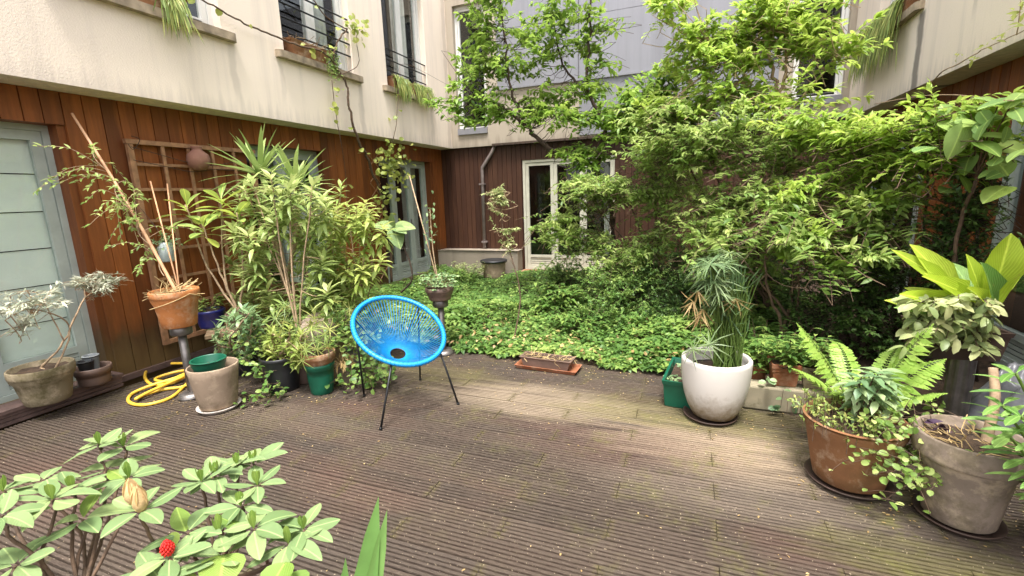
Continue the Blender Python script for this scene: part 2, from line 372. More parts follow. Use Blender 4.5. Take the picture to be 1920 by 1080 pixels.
# leaf templates: rows (t along, half width, lift) -> verts L C R
TPL = {
 'simple': [(0, 0, 0), (.45, 1, 0), (1, 0, 0)],
 'lance': [(0, 0, 0), (.28, .85, 0), (.62, .85, 0), (1, 0, 0)],
 'oval': [(0, 0, 0), (.2, .75, 0), (.5, 1, 0), (.8, .78, 0), (1, 0, 0)],
 'strap': [(0, .7, 0), (.2, 1, 0), (.45, 1, 0), (.7, .8, 0), (.88, .45, 0), (1, 0, 0)],
 'needle': [(0, .8, 0), (.5, 1, 0), (1, 0, 0)],
 'oblan': [(0, .12, 0), (.12, .18, 0), (.32, .55, 0), (.52, .92, 0), (.7, 1, 0), (.84, .84, 0), (.94, .5, 0), (1, 0, 0)],
 'ellip': [(0, .06, 0), (.08, .32, 0), (.22, .72, 0), (.4, .98, 0), (.56, 1, 0), (.72, .86, 0), (.87, .55, 0), (.96, .25, 0), (1, 0, 0)],
 'broad': [(0, .2, 0), (.06, .6, 0), (.18, .92, 0), (.36, 1.05, 0), (.55, .95, 0), (.74, .72, 0), (.9, .36, 0), (1, 0, 0)],
}
def leaf_tpl(kind):
    rows = TPL[kind]; T = []; Sd = []; idx = []; F = []
    for (t, wd, _) in rows:
        if wd == 0: idx.append((len(T),)); T.append(t); Sd.append(0)
        else:
            idx.append((len(T), len(T)+1, len(T)+2))
            T += [t, t, t]; Sd += [-wd, 0, wd]
    for a, b in zip(idx[:-1], idx[1:]):
        if len(a) == 1: F += [(a[0], b[1], b[0]), (a[0], b[2], b[1])]
        elif len(b) == 1: F += [(a[0], a[1], b[0]), (a[1], a[2], b[0])]
        else: F += [(a[0], a[1], b[1], b[0]), (a[1], a[2], b[2], b[1])]
    return np.array(T), np.array(Sd), F
class Leaves:
    def __init__(s): s.P = []; s.D = []; s.N = []; s.L = []; s.W = []; s.R = []; s.B = []
    def add(s, p, d, n, L, W, r=None, bend=.25):
        s.P.append(p); s.D.append(d); s.N.append(n); s.L.append(L); s.W.append(W); s.R.append(random.random() if r is None else r); s.B.append(bend)
    def arrays(s, P, D, N, L, W, R, B):
        s.P += list(P); s.D += list(D); s.N += list(N); s.L += list(L); s.W += list(W); s.R += list(R); s.B += list(B)
    def build(s, name, kind, mat, parent=None, fold=.3):
        if not s.P: return None
        P = np.array(s.P, float); D = unit(np.array(s.D, float)); N = np.array(s.N, float)
        N = unit(N-D*(N*D).sum(1, keepdims=True)); X = np.cross(D, N); L = np.array(s.L); W = np.array(s.W); B = np.array(s.B)
        T, Sd, F = leaf_tpl(kind); k = len(T)
        V = (P[:, None]+D[:, None]*(L[:, None]*T[None])[..., None]+X[:, None]*(W[:, None]*.5*Sd[None])[..., None]
             + N[:, None]*((-B[:, None]*L[:, None]*(T**2)[None])+(W[:, None]*.5*fold*np.abs(Sd)[None]))[..., None])
        V = V.reshape(-1, 3); n = len(P)
        me = bpy.data.meshes.new(name)
        loops = np.concatenate([np.array(f) for f in F]); sizes = np.array([len(f) for f in F])
        LV = (loops[None]+(np.arange(n)*k)[:, None]).ravel(); SZ = np.tile(sizes, n)
        me.vertices.add(len(V)); me.vertices.foreach_set('co', V.astype(np.float32).ravel())
        me.loops.add(len(LV)); me.loops.foreach_set('vertex_index', LV.astype(np.int32))
        me.polygons.add(len(SZ)); me.polygons.foreach_set('loop_start', np.concatenate([[0], np.cumsum(SZ)[:-1]]).astype(np.int32))
        me.polygons.foreach_set('loop_total', SZ.astype(np.int32)); me.polygons.foreach_set('use_smooth', np.ones(len(SZ), bool))
        a = me.attributes.new('rnd', 'FLOAT', 'POINT'); a.data.foreach_set('value', np.repeat(np.clip(s.R, 0, 1), k).astype(np.float32))
        me.update(calc_edges=True); me.validate()
        return link(name, me, mat, parent)
# single big leaves share unit meshes (length 1 along Y, width 1 along X)
_UL = {}
def unit_leaf(kind, bend, fold, mat, wav=0.):
    key = (kind, round(bend, 2), round(fold, 2), mat, wav)
    if key in _UL: return _UL[key]
    T, Sd, F = leaf_tpl(kind)
    V = [(s_*.5, t, -bend*t*t+fold*abs(s_)*.5+(wav*math.sin(t*17+s_*2)*abs(s_) if wav else 0)) for t, s_ in zip(T, Sd)]
    me = mesh_from('leaf_'+kind, V, F, True); me.materials.append(MT[mat]); _UL[key] = me
    return me
def big_leaf(parent, p, d, n, L, W, kind, mat, bend=.25, fold=.15, wav=0., name='leaf', base=(0, 0, 0)):
    me = unit_leaf(kind, round(bend*8)/8, round(fold*W/L*25)/25, mat, wav)
    d = unit(d); n = np.asarray(n, float); n = unit(n-d*(n@d)); x = np.cross(d, n)
    o = link(name, me, None, parent)
    M = Matrix.Identity(4)
    for i in range(3):
        M[i][0] = x[i]*W; M[i][1] = d[i]*L; M[i][2] = n[i]*L; M[i][3] = float(p[i])-float(base[i])
    o.matrix_local = M
    return o
def rv(): return rng.normal(size=3)
UP = np.array([0, 0, 1.])

def sprays(mb, lv, vols, n, nodes, L=(.35, .7), leaf=(.06, .09), ratio=.4, gap=.05, droop=.5, rise=.5, conn=.6, tr=.003, up=.8, r0=0., bend=.3, lit=0., clump=1.):
    """leafy twigs whose tips fill the given ellipsoids (centre, radii, weight); each twig joined to the nearest stem point"""
    nodes = np.asarray(nodes, float); wts = np.array([v[2] for v in vols]); wts = wts/wts.sum(); cl = []
    for i in range(max(4, n//8)):
        c, R, _ = vols[rng.choice(len(vols), p=wts)]; cl.append((unit(rv())*rng.random()**.4, c, R))
    for i in range(n):
        u, c, R = cl[rng.integers(len(cl))]; u = u+rv()*.2; ex = rng.random() < .06
        if ex: u = u*1.3+UP*.25*clump
        tip = np.asarray(c)+u*np.asarray(R)
        ln = rng.uniform(*L)*(1.3 if ex else 1.); o = unit(u*np.array([1, 1, .4])+rv()*.35); o[2] = max(o[2], -.12)
        dirv = unit(o+UP*rise); st = tip-dirv*ln
        k = 6; t = np.linspace(0, 1, k)[:, None]
        mid = st+dirv*ln*.55+UP*ln*.14*droop
        path = (1-t)**2*st+2*t*(1-t)*mid+t*t*(tip-UP*ln*.3*droop)
        mb.tube(path, np.linspace(tr, tr*.4, k), 3, False)
        if rng.random() < conn:
            nd = nodes[np.argmin(((nodes-st)**2).sum(1))]
            m2 = (nd+st)/2-UP*.06+rv()*.04
            tt = np.linspace(0, 1, 5)[:, None]
            mb.tube((1-tt)**2*nd+2*tt*(1-tt)*m2+tt*tt*st, np.linspace(tr*2.2, tr, 5), 3, False)
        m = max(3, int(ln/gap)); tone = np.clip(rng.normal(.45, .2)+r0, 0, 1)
        side = unit(np.cross(dirv, UP+rv()*.25))
        for j in range(m):
            f = .12+.88*(j+.5)/m; q = f*(k-1); a = int(min(q, k-2)); p = path[a]+(path[a+1]-path[a])*(q-a)
            tg = unit(path[a+1]-path[a])
            for sgn in (-1, 1):
                if rng.random() < .08: continue
                d = unit(tg*(.4+.5*f)+side*sgn*(.9-.5*f)-UP*droop*.3*(1-.4*f)+rv()*.24)
                Lf = rng.uniform(*leaf)*(1-.25*abs(f-.55))*(.6 if rng.random() < .2 else 1.)*(1.25 if rng.random() < .08 else 1.)
                lv.add(p, d, UP*up+rv()*.28, Lf, Lf*ratio, np.clip(tone+rng.normal()*.13+(f-.5)*.25*(1+lit), 0, 1), bend)  # tone rises toward the twig end: light on the tips put into leaf colour
        for q in range(4):
            lv.add(path[-1], unit(unit(path[-1]-path[-2])*.8+rv()*.45+UP*.15), UP+rv()*.3, leaf[1]*rng.uniform(.55, .95), leaf[1]*ratio*.75, min(1, tone+.25), bend)

def stems(mb, paths, k=7):
    nodes = []
    for P, r0, r1 in paths:
        q = spline(P, 6); q += rng.normal(size=q.shape)*min(.012, r0*.35); mb.tube(q, np.linspace(r0, r1, len(q)), k); nodes.append(q)
    return np.concatenate(nodes)

# ------------------------------------------------------------------ ground
MT['earth'] = m_plain('earth', lin(70, 54, 40), .95, 0, .3, 3, .6, obj=False)
g = MB(); g.add([(-300, -300, -.14), (300, -300, -.14), (300, 300, -.14), (-300, 300, -.14)], [(0, 1, 2, 3)])
tag(g.build('ground', 'earth'), kind='structure')
def bedh(x, y):
    s_ = np.clip((x+1.6)/1.2, 0, 1)*np.clip((y-4.3)/.9, 0, 1)
    return .03+.05*np.sin(x*1.7+.6)*np.cos(y*1.3)+.03*np.sin(x*4.1+y*3.3)+.16*s_
def grid_sheet(name, x0, x1, y0, y1, nx, ny, hf, mat):
    xs = np.linspace(x0, x1, nx); ys = np.linspace(y0, y1, ny); V = [(x, y, float(hf(x, y))) for y in ys for x in xs]
    F = [(j*nx+i, j*nx+i+1, (j+1)*nx+i+1, (j+1)*nx+i) for j in range(ny-1) for i in range(nx-1)]
    return link(name, mesh_from(name, V, F, True), mat)
tag(grid_sheet('garden_bed', -4.62, .36, 3.86, 8.28, 60, 60, lambda x, y: bedh(x, y)-.04*(y < 3.9), 'soil'), kind='structure')
tag(grid_sheet('garden_bed', .362, 2.29, 3.44, 8.28, 24, 60, lambda x, y: bedh(x, y)+.04, 'soil'), kind='structure')

# ------------------------------------------------------------------ deck
PITCHB, BW, COLW = .147, .1395, .915
def board_mesh(length):
    prof = []; ng = 6; gp = BW/ng
    for i in range(ng):
        y = i*gp; prof += [(y+.0012, 0.), (y+gp*.62, 0.), (y+gp*.66, -.014), (y+gp*.97, -.014)]
    prof = prof[:-2]+[(BW-.004, 0.), (BW, -.004)]
    prof = [(0, -.03), (0, -.004)]+prof[0:]+[(BW, -.03)]
    n = len(prof); V = [(0, y, z) for y, z in prof]+[(length, y, z) for y, z in prof]
    F = [(i, i+1, n+i+1, n+i) for i in range(n-1)]
    F = [f[::-1] for f in F]+[tuple(range(n)), tuple(range(2*n-1, n-1, -1))]
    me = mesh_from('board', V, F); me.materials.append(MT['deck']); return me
deck = thing('deck', 'weathered grooved brown timber deck boards', 'deck', (0, 0, 0), kind='structure')
BM = {}
def add_board(x0, x1, y):
    L = round(x1-x0, 3)
    if L < .05: return
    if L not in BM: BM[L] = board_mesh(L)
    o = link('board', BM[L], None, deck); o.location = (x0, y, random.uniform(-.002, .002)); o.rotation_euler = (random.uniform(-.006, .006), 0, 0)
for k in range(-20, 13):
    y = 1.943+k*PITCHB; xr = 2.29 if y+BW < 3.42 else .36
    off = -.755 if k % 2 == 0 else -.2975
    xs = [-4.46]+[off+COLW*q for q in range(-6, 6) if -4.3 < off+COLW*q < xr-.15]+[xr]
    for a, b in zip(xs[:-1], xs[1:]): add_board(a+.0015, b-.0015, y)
fb = MB(); fb.box((-4.46, -1.05, -.13), (2.29, 3.41, -.045)); fb.box((-4.46, 3.412, -.13), (.36, 3.84, -.045))
fb.build('joist_bed', 'soil', deck)
# wooden step along the left door
st = thing('door_step', 'low grooved wooden step along the left glazed door', 'step', (-4.47, 0, 0))
sb = MB()
for i in range(3): sb.box((-.18+.005, -.6, .01+i*.03), (0-.004*(i % 2), 2.26, .036+i*.03))
sb.build('riser', 'step', st)
tp = MB(); tp.box((-.17, -.6, .098), (.012, 2.27, .122)); tp.build('tread', 'step', st)
sk = MB(); sk.box((-4.64, 2.30, 0), (-4.60, 8.1, .05))

# ------------------------------------------------------------------ walls with openings (a = along axis, z up)
def wall_sheet(name, ax, c, a0, a1, z0, z1, ops, depth, sgn, mat, parent):
    """plane ax=c ('x' or 'y'); ops = [(a0,a1,z0,z1)]; reveals go 'depth' away from the court (sgn = direction of away)"""
    As = sorted({a0, a1, *[v for o in ops for v in o[:2]]}); Zs = sorted({z0, z1, *[v for o in ops for v in o[2:]]})
    pt = (lambda a, z, d=0.: (c+sgn*d, a, z)) if ax == 'x' else (lambda a, z, d=0.: (a, c+sgn*d, z))
    b = MB()
    for i in range(len(As)-1):
        for j in range(len(Zs)-1):
            am, zm = (As[i]+As[i+1])/2, (Zs[j]+Zs[j+1])/2
            if any(o[0] < am < o[1] and o[2] < zm < o[3] for o in ops): continue
            b.add([pt(As[i], Zs[j]), pt(As[i+1], Zs[j]), pt(As[i+1], Zs[j+1]), pt(As[i], Zs[j+1])], [(0, 1, 2, 3)])
    for o in ops:
        q = [(o[0], o[2]), (o[1], o[2]), (o[1], o[3]), (o[0], o[3])]
        for i in range(4):
            (a, z), (a2, z2) = q[i], q[(i+1) % 4]
            b.add([pt(a, z), pt(a2, z2), pt(a2, z2, depth), pt(a, z, depth)], [(0, 1, 2, 3)])
    return b.build(name, mat, parent)
def planks(ax, c, a0, a1, z0, z1, ops, pw, mat, parent, sgn):
    meshes = {}; a = a0; i = 0
    while a < a1-.02:
        w_ = min(pw*random.choice((.92, 1, 1, 1.08)), a1-a); cuts = [(z0, z1)]
        for o in ops:
            if a+w_*.5 > o[0] and a+w_*.5 < o[1]: cuts = [(p, q) for s_ in cuts for (p, q) in ((s_[0], min(s_[1], o[2])), (max(s_[0], o[3]), s_[1])) if q-p > .02]
        for (p, q) in cuts:
            key = (round(w_, 3), round(q-p, 2))
            if key not in meshes:
                h = q-p; e = .003; b = MB(); ww = w_-.002
                if ax == 'x': V = [(0, 0, 0), (0, ww, 0), (.018, ww-e, 0), (.018, e, 0), (0, 0, h), (0, ww, h), (.018, ww-e, h), (.018, e, h)]
                else: V = [(0, 0, 0), (ww, 0, 0), (ww-e, .018, 0), (e, .018, 0), (0, 0, h), (ww, 0, h), (ww-e, .018, h), (e, .018, h)]
                if sgn < 0: V = [((-x, y, z) if ax == 'x' else (x, -y, z)) for x, y, z in V]
                b.add(V, [(0, 1, 5, 4), (1, 2, 6, 5), (2, 3, 7, 6), (3, 0, 4, 7), (0, 3, 2, 1), (4, 5, 6, 7)])
                meshes[key] = mesh_from('plank', b.V, b.F); meshes[key].materials.append(MT[mat])
            o = link('plank', meshes[key], None, parent); dd = random.uniform(0, .004)*sgn
            o.location = (c+dd, a, p) if ax == 'x' else (a, c+dd, p)
        a += w_; i += 1
def frame_rect(b, ax, c, a0, a1, z0, z1, wd, dp, sgn):
    """rectangular frame bars, butt jointed"""
    def bx(p, q, r, s_):
        lo, hi = sorted((c, c+sgn*dp))
        b.box((lo, p, r), (hi, q, s_)) if ax == 'x' else b.box((p, lo, r), (q, hi, s_))
    bx(a0, a0+wd, z0, z1); bx(a1-wd, a1, z0, z1); bx(a0+wd, a1-wd, z1-wd, z1); bx(a0+wd, a1-wd, z0, z0+wd)
def boxax(b, ax, lo, hi, p, q, r, s_):
    lo, hi = sorted((lo, hi))
    return b.box((lo, p, r), (hi, q, s_)) if ax == 'x' else b.box((p, lo, r), (q, hi, s_))
def glazed(name, parent, ax, c, a0, a1, z0, z1, leaves, sgn, fm, louver=0., wd=.06, label=None, handle=False, outer=.045):
    """glazed door/window: outer frame, leaves with stiles, pane, louvred foot panel; sgn points into the court"""
    o = MB(); frame_rect(o, ax, c, a0, a1, z0, z1, outer, .07, sgn)
    d = o.build(name, fm, parent)
    if label: d['label'] = label
    A0, A1, Z0, Z1 = a0+outer+.002, a1-outer-.002, z0+outer+.002, z1-outer-.002; lw = (A1-A0)/leaves
    for i in range(leaves):
        p, q = A0+i*lw+.002, A0+(i+1)*lw-.002; zb = Z0+louver
        s_ = MB(); cc = c+sgn*.012
        boxax(s_, ax, cc, cc+sgn*.045, p, p+wd, Z0, Z1); boxax(s_, ax, cc, cc+sgn*.045, q-wd, q, Z0, Z1)
        boxax(s_, ax, cc, cc+sgn*.045, p+wd, q-wd, Z1-wd, Z1); boxax(s_, ax, cc, cc+sgn*.045, p+wd, q-wd, zb, zb+wd*.8)
        boxax(s_, ax, cc, cc+sgn*.045, p+wd, q-wd, Z0, Z0+.03)
        s_.build('sash', fm, d)
        if louver:
            nl = 4; hh = (louver-.03)/nl
            for j in range(nl):
                l_ = MB(); boxax(l_, ax, cc+sgn*.006, cc+sgn*.034, p+wd, q-wd, Z0+.032+j*hh, Z0+.03+(j+1)*hh-.007); l_.build('slat', fm, d)
        g_ = MB(); boxax(g_, ax, cc+sgn*.018, cc+sgn*.022, p+wd-.004, q-wd+.004, zb+wd*.8-.004, Z1-wd+.004); g_.build('pane', 'glass', d)
        if handle and i == leaves-2:
            h = MB(); boxax(h, ax, cc+sgn*.046, cc+sgn*.056, q-.04, q-.015, .95, 1.12); boxax(h, ax, cc+sgn*.056, cc+sgn*.085, q-.035, q-.02, 1.04, 1.055); boxax(h, ax, cc+sgn*.075, cc+sgn*.088, q-.13, q-.035, 1.04, 1.055)
            h.build('handle', 'steel', d)
    return d
def room(parent, ax, c, a0, a1, z0, z1, depth, sgn):
    b = MB(); e = c-sgn*depth
    pt = (lambda a, z, x: (x, a, z)) if ax == 'x' else (lambda a, z, x: (a, x, z))
    b.add([pt(a0, z0, c), pt(a1, z0, c), pt(a1, z1, c), pt(a0, z1, c), pt(a0, z0, e), pt(a1, z0, e), pt(a1, z1, e), pt(a0, z1, e)],
          [(0, 1, 5, 4), (1, 2, 6, 5), (2, 3, 7, 6), (3, 0, 4, 7), (4, 5, 6, 7)])
    return b.build('room_interior', 'room', parent)
def curtain(parent, ax, c, a0, a1, z0, z1, mat='curtain', folds=6, amp=.025):
    n = folds*8; V = []
    for i in range(n+1):
        a = a0+(a1-a0)*i/n; d = amp*math.sin(i/n*folds*2*math.pi)+amp*.4*math.sin(i*1.7)
        for z in (z0, z1): V.append((c+d, a, z) if ax == 'x' else (a, c+d, z))
    return link('curtain', mesh_from('curtain', V, [(2*i, 2*i+2, 2*i+3, 2*i+1) for i in range(n)], True), mat, parent)
def sill(parent, ax, c, a0, a1, z, sgn, proj=.07, th=.075, mat='concrete'):
    b = MB(); n = 8; prof = []
    r = .05
    pl = [(a0, -.12)]+[(a0, proj-r)]+[(a0+r-r*math.cos(t), proj-r+r*math.sin(t)) for t in np.linspace(.2, math.pi/2, 5)]+[(a1-r+r*math.cos(t), proj-r+r*math.sin(t)) for t in np.linspace(math.pi/2, .2, 5)]+[(a1, proj-r), (a1, -.12)]
    pt = (lambda a, d, zz: (c+sgn*d, a, zz)) if ax == 'x' else (lambda a, d, zz: (a, c+sgn*d, zz))
    m = len(pl); V = [pt(a, d, z-th) for a, d in pl]+[pt(a, d, z) for a, d in pl]
    b.add(V, [tuple(range(m-1, -1, -1)), tuple(range(m, 2*m))]+[(i, (i+1) % m, m+(i+1) % m, m+i) for i in range(m)])
    return b.build('window_sill', mat, parent)
def railing(parent, ax, c, a0, a1, zs, sgn):
    for z in zs:
        b = MB(); P = [(c, a0, z), (c, a1, z)] if ax == 'x' else [(a0, c, z), (a1, c, z)]
        b.tube(P, .011, 8); b.build('rail_bar', 'rail', parent)

TOPZ = 5.4
# ---- left wing
LW = thing('left_wing', 'left building wing, cream plaster above orange-brown timber planks', 'building')
XL, XO = -4.65, -4.33
opsU = [(2.3, 3.58, 3.14, 4.9), (4.33, 5.50, 3.14, 4.9), (6.25, 7.42, 3.14, 4.9)]
wall_sheet('upper_wall', 'x', XO, -1.5, 8.2, 2.40, TOPZ, opsU, .17, -1, 'plaster_l', LW)
so_ = MB(); so_.add([(XO, -1.5, 2.40), (XO, 8.2, 2.40), (XL-.02, 8.32, 2.40), (XL-.02, -1.5, 2.40)], [(0, 1, 2, 3)]); so_.build('soffit', 'plaster_l', LW)
opsL = [(.98, 2.27, .09, 2.15), (3.9, 5.12, .09, 2.15), (6.28, 7.87, .09, 2.15)]
planks('x', XL, -1.4, 8.3, .0, 2.398, opsL, .128, 'clad_l', LW, 1)
wall_sheet('backing_wall', 'x', XL-.004, -1.5, 8.3, -.1, 2.44, opsL, .26, -1, 'clad_l', LW)
sk.build('skirting', 'step', LW)
for i, (o_, lv_) in enumerate(zip(opsL, (2, 2, 3))):
    glazed('french_door', LW, 'x', XL-.19, *o_, lv_, 1, 'frame', .18, .07, handle=(i == 2))
    room(LW, 'x', XL-.265, o_[0]-.3, o_[1]+.3, -.02, 2.42, 2.2, 1)
# roman blind behind the left door
z = .34
for i in range(6):
    b = MB(); zz = .33+i*.29; b.add([(XL-.20+.012, 1.0, zz+.004), (XL-.20+.012, 2.23, zz+.004), (XL-.20, 2.23, zz+.286), (XL-.20, 1.0, zz+.286)], [(0, 1, 2, 3)])
    b.build('blind_panel', 'blind', LW)
curtain(LW, 'x', XL-.33, 7.35, 7.86, .15, 2.1, folds=5); curtain(LW, 'x', XL-.33, 6.33, 6.55, .15, 2.1, folds=2)
curtain(LW, 'x', XL-.33, 4.5, 5.1, .15, 2.1, folds=5)
for i, o_ in enumerate(opsU):
    glazed('window', LW, 'x', XO-.165, o_[0], o_[1], o_[2]+.0, o_[3], 2, 1, 'frame_w', 0, .06)
    room(LW, 'x', XO-.235, o_[0]-.2, o_[1]+.2, 2.6, 5.0, 1.6, 1)
    sill(LW, 'x', XO, o_[0]-.13, o_[1]+.13 if i else 3.70, 3.14, 1)
    if i: railing(LW, 'x', XO-.03, o_[0]+.003, o_[1]-.003, (3.38, 3.53, 3.68, 3.83) if i == 1 else (3.40, 3.55, 3.70), 1)
    curtain(LW, 'x', XO-.28, o_[0]+.62, o_[1]-.12, 3.16, 4.85, folds=5)
# ---- rear wing
RW = thing('rear_wing', 'rear building wing with zinc panels above dark red-brown timber planks', 'building')
YB, YO = 8.30, 8.20
opsRU = [(-4.19, -3.57, 2.72, 4.85), (1.28, 1.92, 2.72, 4.85)]
wall_sheet('upper_wall', 'y', YO, XO, 2.0, 2.40, TOPZ, opsRU, .16, 1, 'plaster_b', RW)
b = MB(); b.add([(XO, YO, 2.402), (2.0, YO, 2.402), (2.32, YB+.02, 2.402), (XL, YB+.02, 2.402)], [(0, 1, 2, 3)]); b.build('soffit', 'plaster_b', RW)
opsRL = [(-2.95, -1.24, .09, 2.11)]
planks('y', YB, XL+.02, 2.29, .0, 2.398, opsRL, .098, 'clad_b', RW, -1)
wall_sheet('backing_wall', 'y', YB+.004, XL, 2.3, -.1, 2.44, opsRL, .16, 1, 'clad_b', RW)
glazed('french_door', RW, 'y', YB+.06, *opsRL[0], 3, -1, 'frame_b', .18, .06)
room(RW, 'y', YB+.12, -3.3, -.9, -.02, 2.42, 2.4, -1)
curtain(RW, 'y', YB+.3, -1.5, -1.3, .15, 2.05, folds=2)
for o_ in opsRU:
    glazed('window', RW, 'y', YO+.155, *o_, 1, -1, 'frame_w', 0, .035); room(RW, 'y', YO+.22, o_[0]-.1, o_[1]+.1, 2.6, 4.95, 1.6, -1)
    b = MB(); b.box((o_[0]+.01, YO-.035, 2.63), (o_[1]-.01, YO+.1, 2.735)); b.build('window_sill', 'zinc', RW)
# zinc panels with folded seams
xs = np.linspace(-3.35, 1.1, 4)
for i in range(3):
    for (za, zb) in ((3.37, 4.318), (4.324, TOPZ)):
        b = MB(); b.box((xs[i]+.003, YO-.022, za), (xs[i+1]-.003, YO-.004, zb)); b.box((xs[i+1]-.012, YO-.045, za+.01), (xs[i+1]-.004, YO-.0225, zb-.01)); b.build('zinc_panel', 'zinc', RW)
for i in range(1, 3):
    b = MB(); b.box((xs[i]+.003, YO-.014, 2.46), (xs[i+1]-.003, YO-.004, 3.33)); b.build('zinc_panel', 'zinc', RW)
b = MB(); b.box((-3.5, YO-.05, 3.335), (1.2, YO-.024, 3.365)); b.build('ledge_trim', 'zinc', RW)
b = MB(); b.box((-3.5, YO-.03, 2.392), (2.0, YO+.02, 2.43)); b.build('drip_edge', 'bark_d', RW)
# downpipe
b = MB(); b.tube([(-3.47, YO+.05, 2.42), (-3.52, YB-.06, 2.3), (-3.74, YB-.06, 2.02), (-3.745, YB-.06, 1.95), (-3.77, YB-.06, .24)], .032, 12); dp_ = b.build('downpipe', 'pipe', RW, True)
for zz in (1.7, .6):
    b = MB(); b.box((-3.81, YB-.1, zz), (-3.70, YB-.025, zz+.03)); b.build('pipe_clip', 'pipe', dp_)
# low plinth in the corner
b = MB(); pl = [(-4.63, 7.93), (-4.36, 8.02), (-3.0, 8.02), (-3.0, 8.29), (-4.63, 8.29)]
b.add([(x, y, -.1) for x, y in pl]+[(x, y, .455) for x, y in pl], [(0, 1, 6, 5), (1, 2, 7, 6), (2, 3, 8, 7), (5, 6, 7, 8, 9)]); b.build('plinth', 'plaster_b', RW)
b = MB(); b.add([(x, y, .456) for x, y in pl]+[(x, y, .475) for x, y in [(-4.64, 7.91), (-4.36, 8.0), (-2.985, 8.0), (-2.985, 8.29), (-4.64, 8.29)]], [(0, 1, 6, 5), (1, 2, 7, 6), (2, 3, 8, 7), (5, 6, 7, 8, 9)]); b.build('plinth_cap', 'plaster_b', RW)
b = MB(); b.box((-2.97, 8.02, -.1), (-1.2, 8.29, .088)); b.build('threshold', 'terra', RW)
# ---- right wing
QW = thing('right_wing', 'right building wing, cream plaster over shaded orange-brown planks', 'building')
XR, XQ = 2.30, 2.0
opsQ = [(5.95, 7.05, 3.14, 4.9)]
wall_sheet('upper_wall', 'x', XQ, .5, 8.2, 2.40, TOPZ, [(6.12, 7.3, 3.2, 4.9)], .17, 1, 'plaster_r', QW)
b = MB(); b.add([(XQ, .5, 2.401), (XQ, 8.2, 2.401), (XR+.02, 8.32, 2.401), (XR+.02, .5, 2.401)], [(3, 2, 1, 0)]); b.build('soffit', 'plaster_r', QW)
opsQL = [(3.5, 4.86, .09, 2.13), (6.3, 7.86, .09, 2.13)]
planks('x', XR, .6, 8.28, .0, 2.398, opsQL, .128, 'clad_l', QW, -1)
wall_sheet('backing_wall', 'x', XR+.004, .5, 8.3, -.1, 2.44, opsQL, .16, 1, 'clad_l', QW)
for o_ in opsQL:
    glazed('french_door', QW, 'x', XR+.03, *o_, 2, -1, 'frame', .18, .07); room(QW, 'x', XR+.12, o_[0]-.3, o_[1]+.3, -.02, 2.42, 2.2, -1)
glazed('window', QW, 'x', XQ+.165, 6.12, 7.3, 3.2, 4.9, 2, -1, 'frame_w'); room(QW, 'x', XQ+.235, 5.9, 7.5, 2.6, 5.0, 1.6, -1)
sill(QW, 'x', XQ, 6.0, 7.45, 3.2, -1)

# ------------------------------------------------------------------ pots and plants
def wc(o, root):
    """a child whose mesh is written in world coordinates"""
    if o is not None: o.location = tuple(-c for c in root.location)
    return o
def pot_profile(rt, rb, h, rim=.0, rh=.04, th=.012, belly=0.):
    p = [(0, 0), (rb*.96, 0), (rb, .006)]
    for t in (.2, .4, .6, .8): 
        if not rim or t*h < h-rh-.01: p.append((rb+(rt-rim-rb)*t+belly*math.sin(math.pi*t**.8), t*h))
    if rim: p += [(rt-rim-.001, h-rh-.02), (rt-rim, h-rh-.005), (rt-rim+.001, h-rh-.003), (rt-.004, h-rh-.001), (rt-.001, h-rh+.003), (rt, h-rh+.015), (rt, h-.006)]
    else: p += [(rt, h-.006)]
    p += [(rt-.004, h), (rt-th+.002, h), (rt-th, h-.006), (rt-th-.01-(rim or .0), h-.05), (max(rb-th, .01), h*.45), (0, h*.45)]
    return p
def potted(name, label, cat, loc, rt, rb, h, mat, rim=0., rh=.04, soil=.045, group=None, belly=0., sx=1., sy=1., k=36, tilt=None, soilmat='soil', rz=0.):
    o = thing(name, label, cat, loc, group, rz=rz)
    b = MB(); b.lathe(pot_profile(rt, rb, h, rim, rh, belly=belly), k=k, sx=sx, sy=sy); pt_ = b.build('pot', mat, o, k > 8)
    if tilt: o.rotation_euler = tilt
    if soil is not None:
        s_ = MB(); n = 24; V = [(0, 0, h-soil+.015)]
        for q in range(n):
            a = q*2*math.pi/n; r_ = rt-.014-(rim*.7); V.append((r_*math.cos(a)*sx, r_*math.sin(a)*sy, h-soil+.008*math.sin(q*2.1)))
        s_.add(V, [(0, 1+q, 1+(q+1) % n) for q in range(n)]); s_.build('soil', soilmat, o)
    return o
def saucer(label, loc, r, mat, group='plant saucers'):
    b = MB(); b.lathe([(0, 0), (r*.86, 0), (r*.97, .018), (r, .026), (r*.965, .027), (r*.84, .01), (0, .008)], k=40)
    o = b.build('saucer', mat, None, True); o.location = loc; return tag(o, label, 'saucer', group)
def trough(name, label, cat, loc, L, W, H, mat, rz=0., group=None, soilmat='soil', lip=.012, dry=0):
    o = thing(name, label, cat, loc, group, rz=rz); b = MB(); t = .86; th = .012
    def ring(l, w_, z): return [(-l/2, -w_/2, z), (l/2, -w_/2, z), (l/2, w_/2, z), (-l/2, w_/2, z)]
    V = ring(L*t, W*t, 0)+ring(L*.97, W*.97, H*.86)+ring(L, W, H*.86)+ring(L+lip, W+lip, H)+ring(L-th*2, W-th*2, H)+ring(L*t-th, W*t-th, H*.5)
    F = [(3, 2, 1, 0)]
    for i in range(5):
        for q in range(4): F.append((i*4+q, i*4+(q+1) % 4, (i+1)*4+(q+1) % 4, (i+1)*4+q))
    F.append((20, 21, 22, 23)); b.add(V, F); b.build('trough', mat, o)
    s_ = MB(); s_.add(ring(L-.05, W-.05, H*.82), [(0, 1, 2, 3)]); s_.build('soil', soilmat, o)
    return o
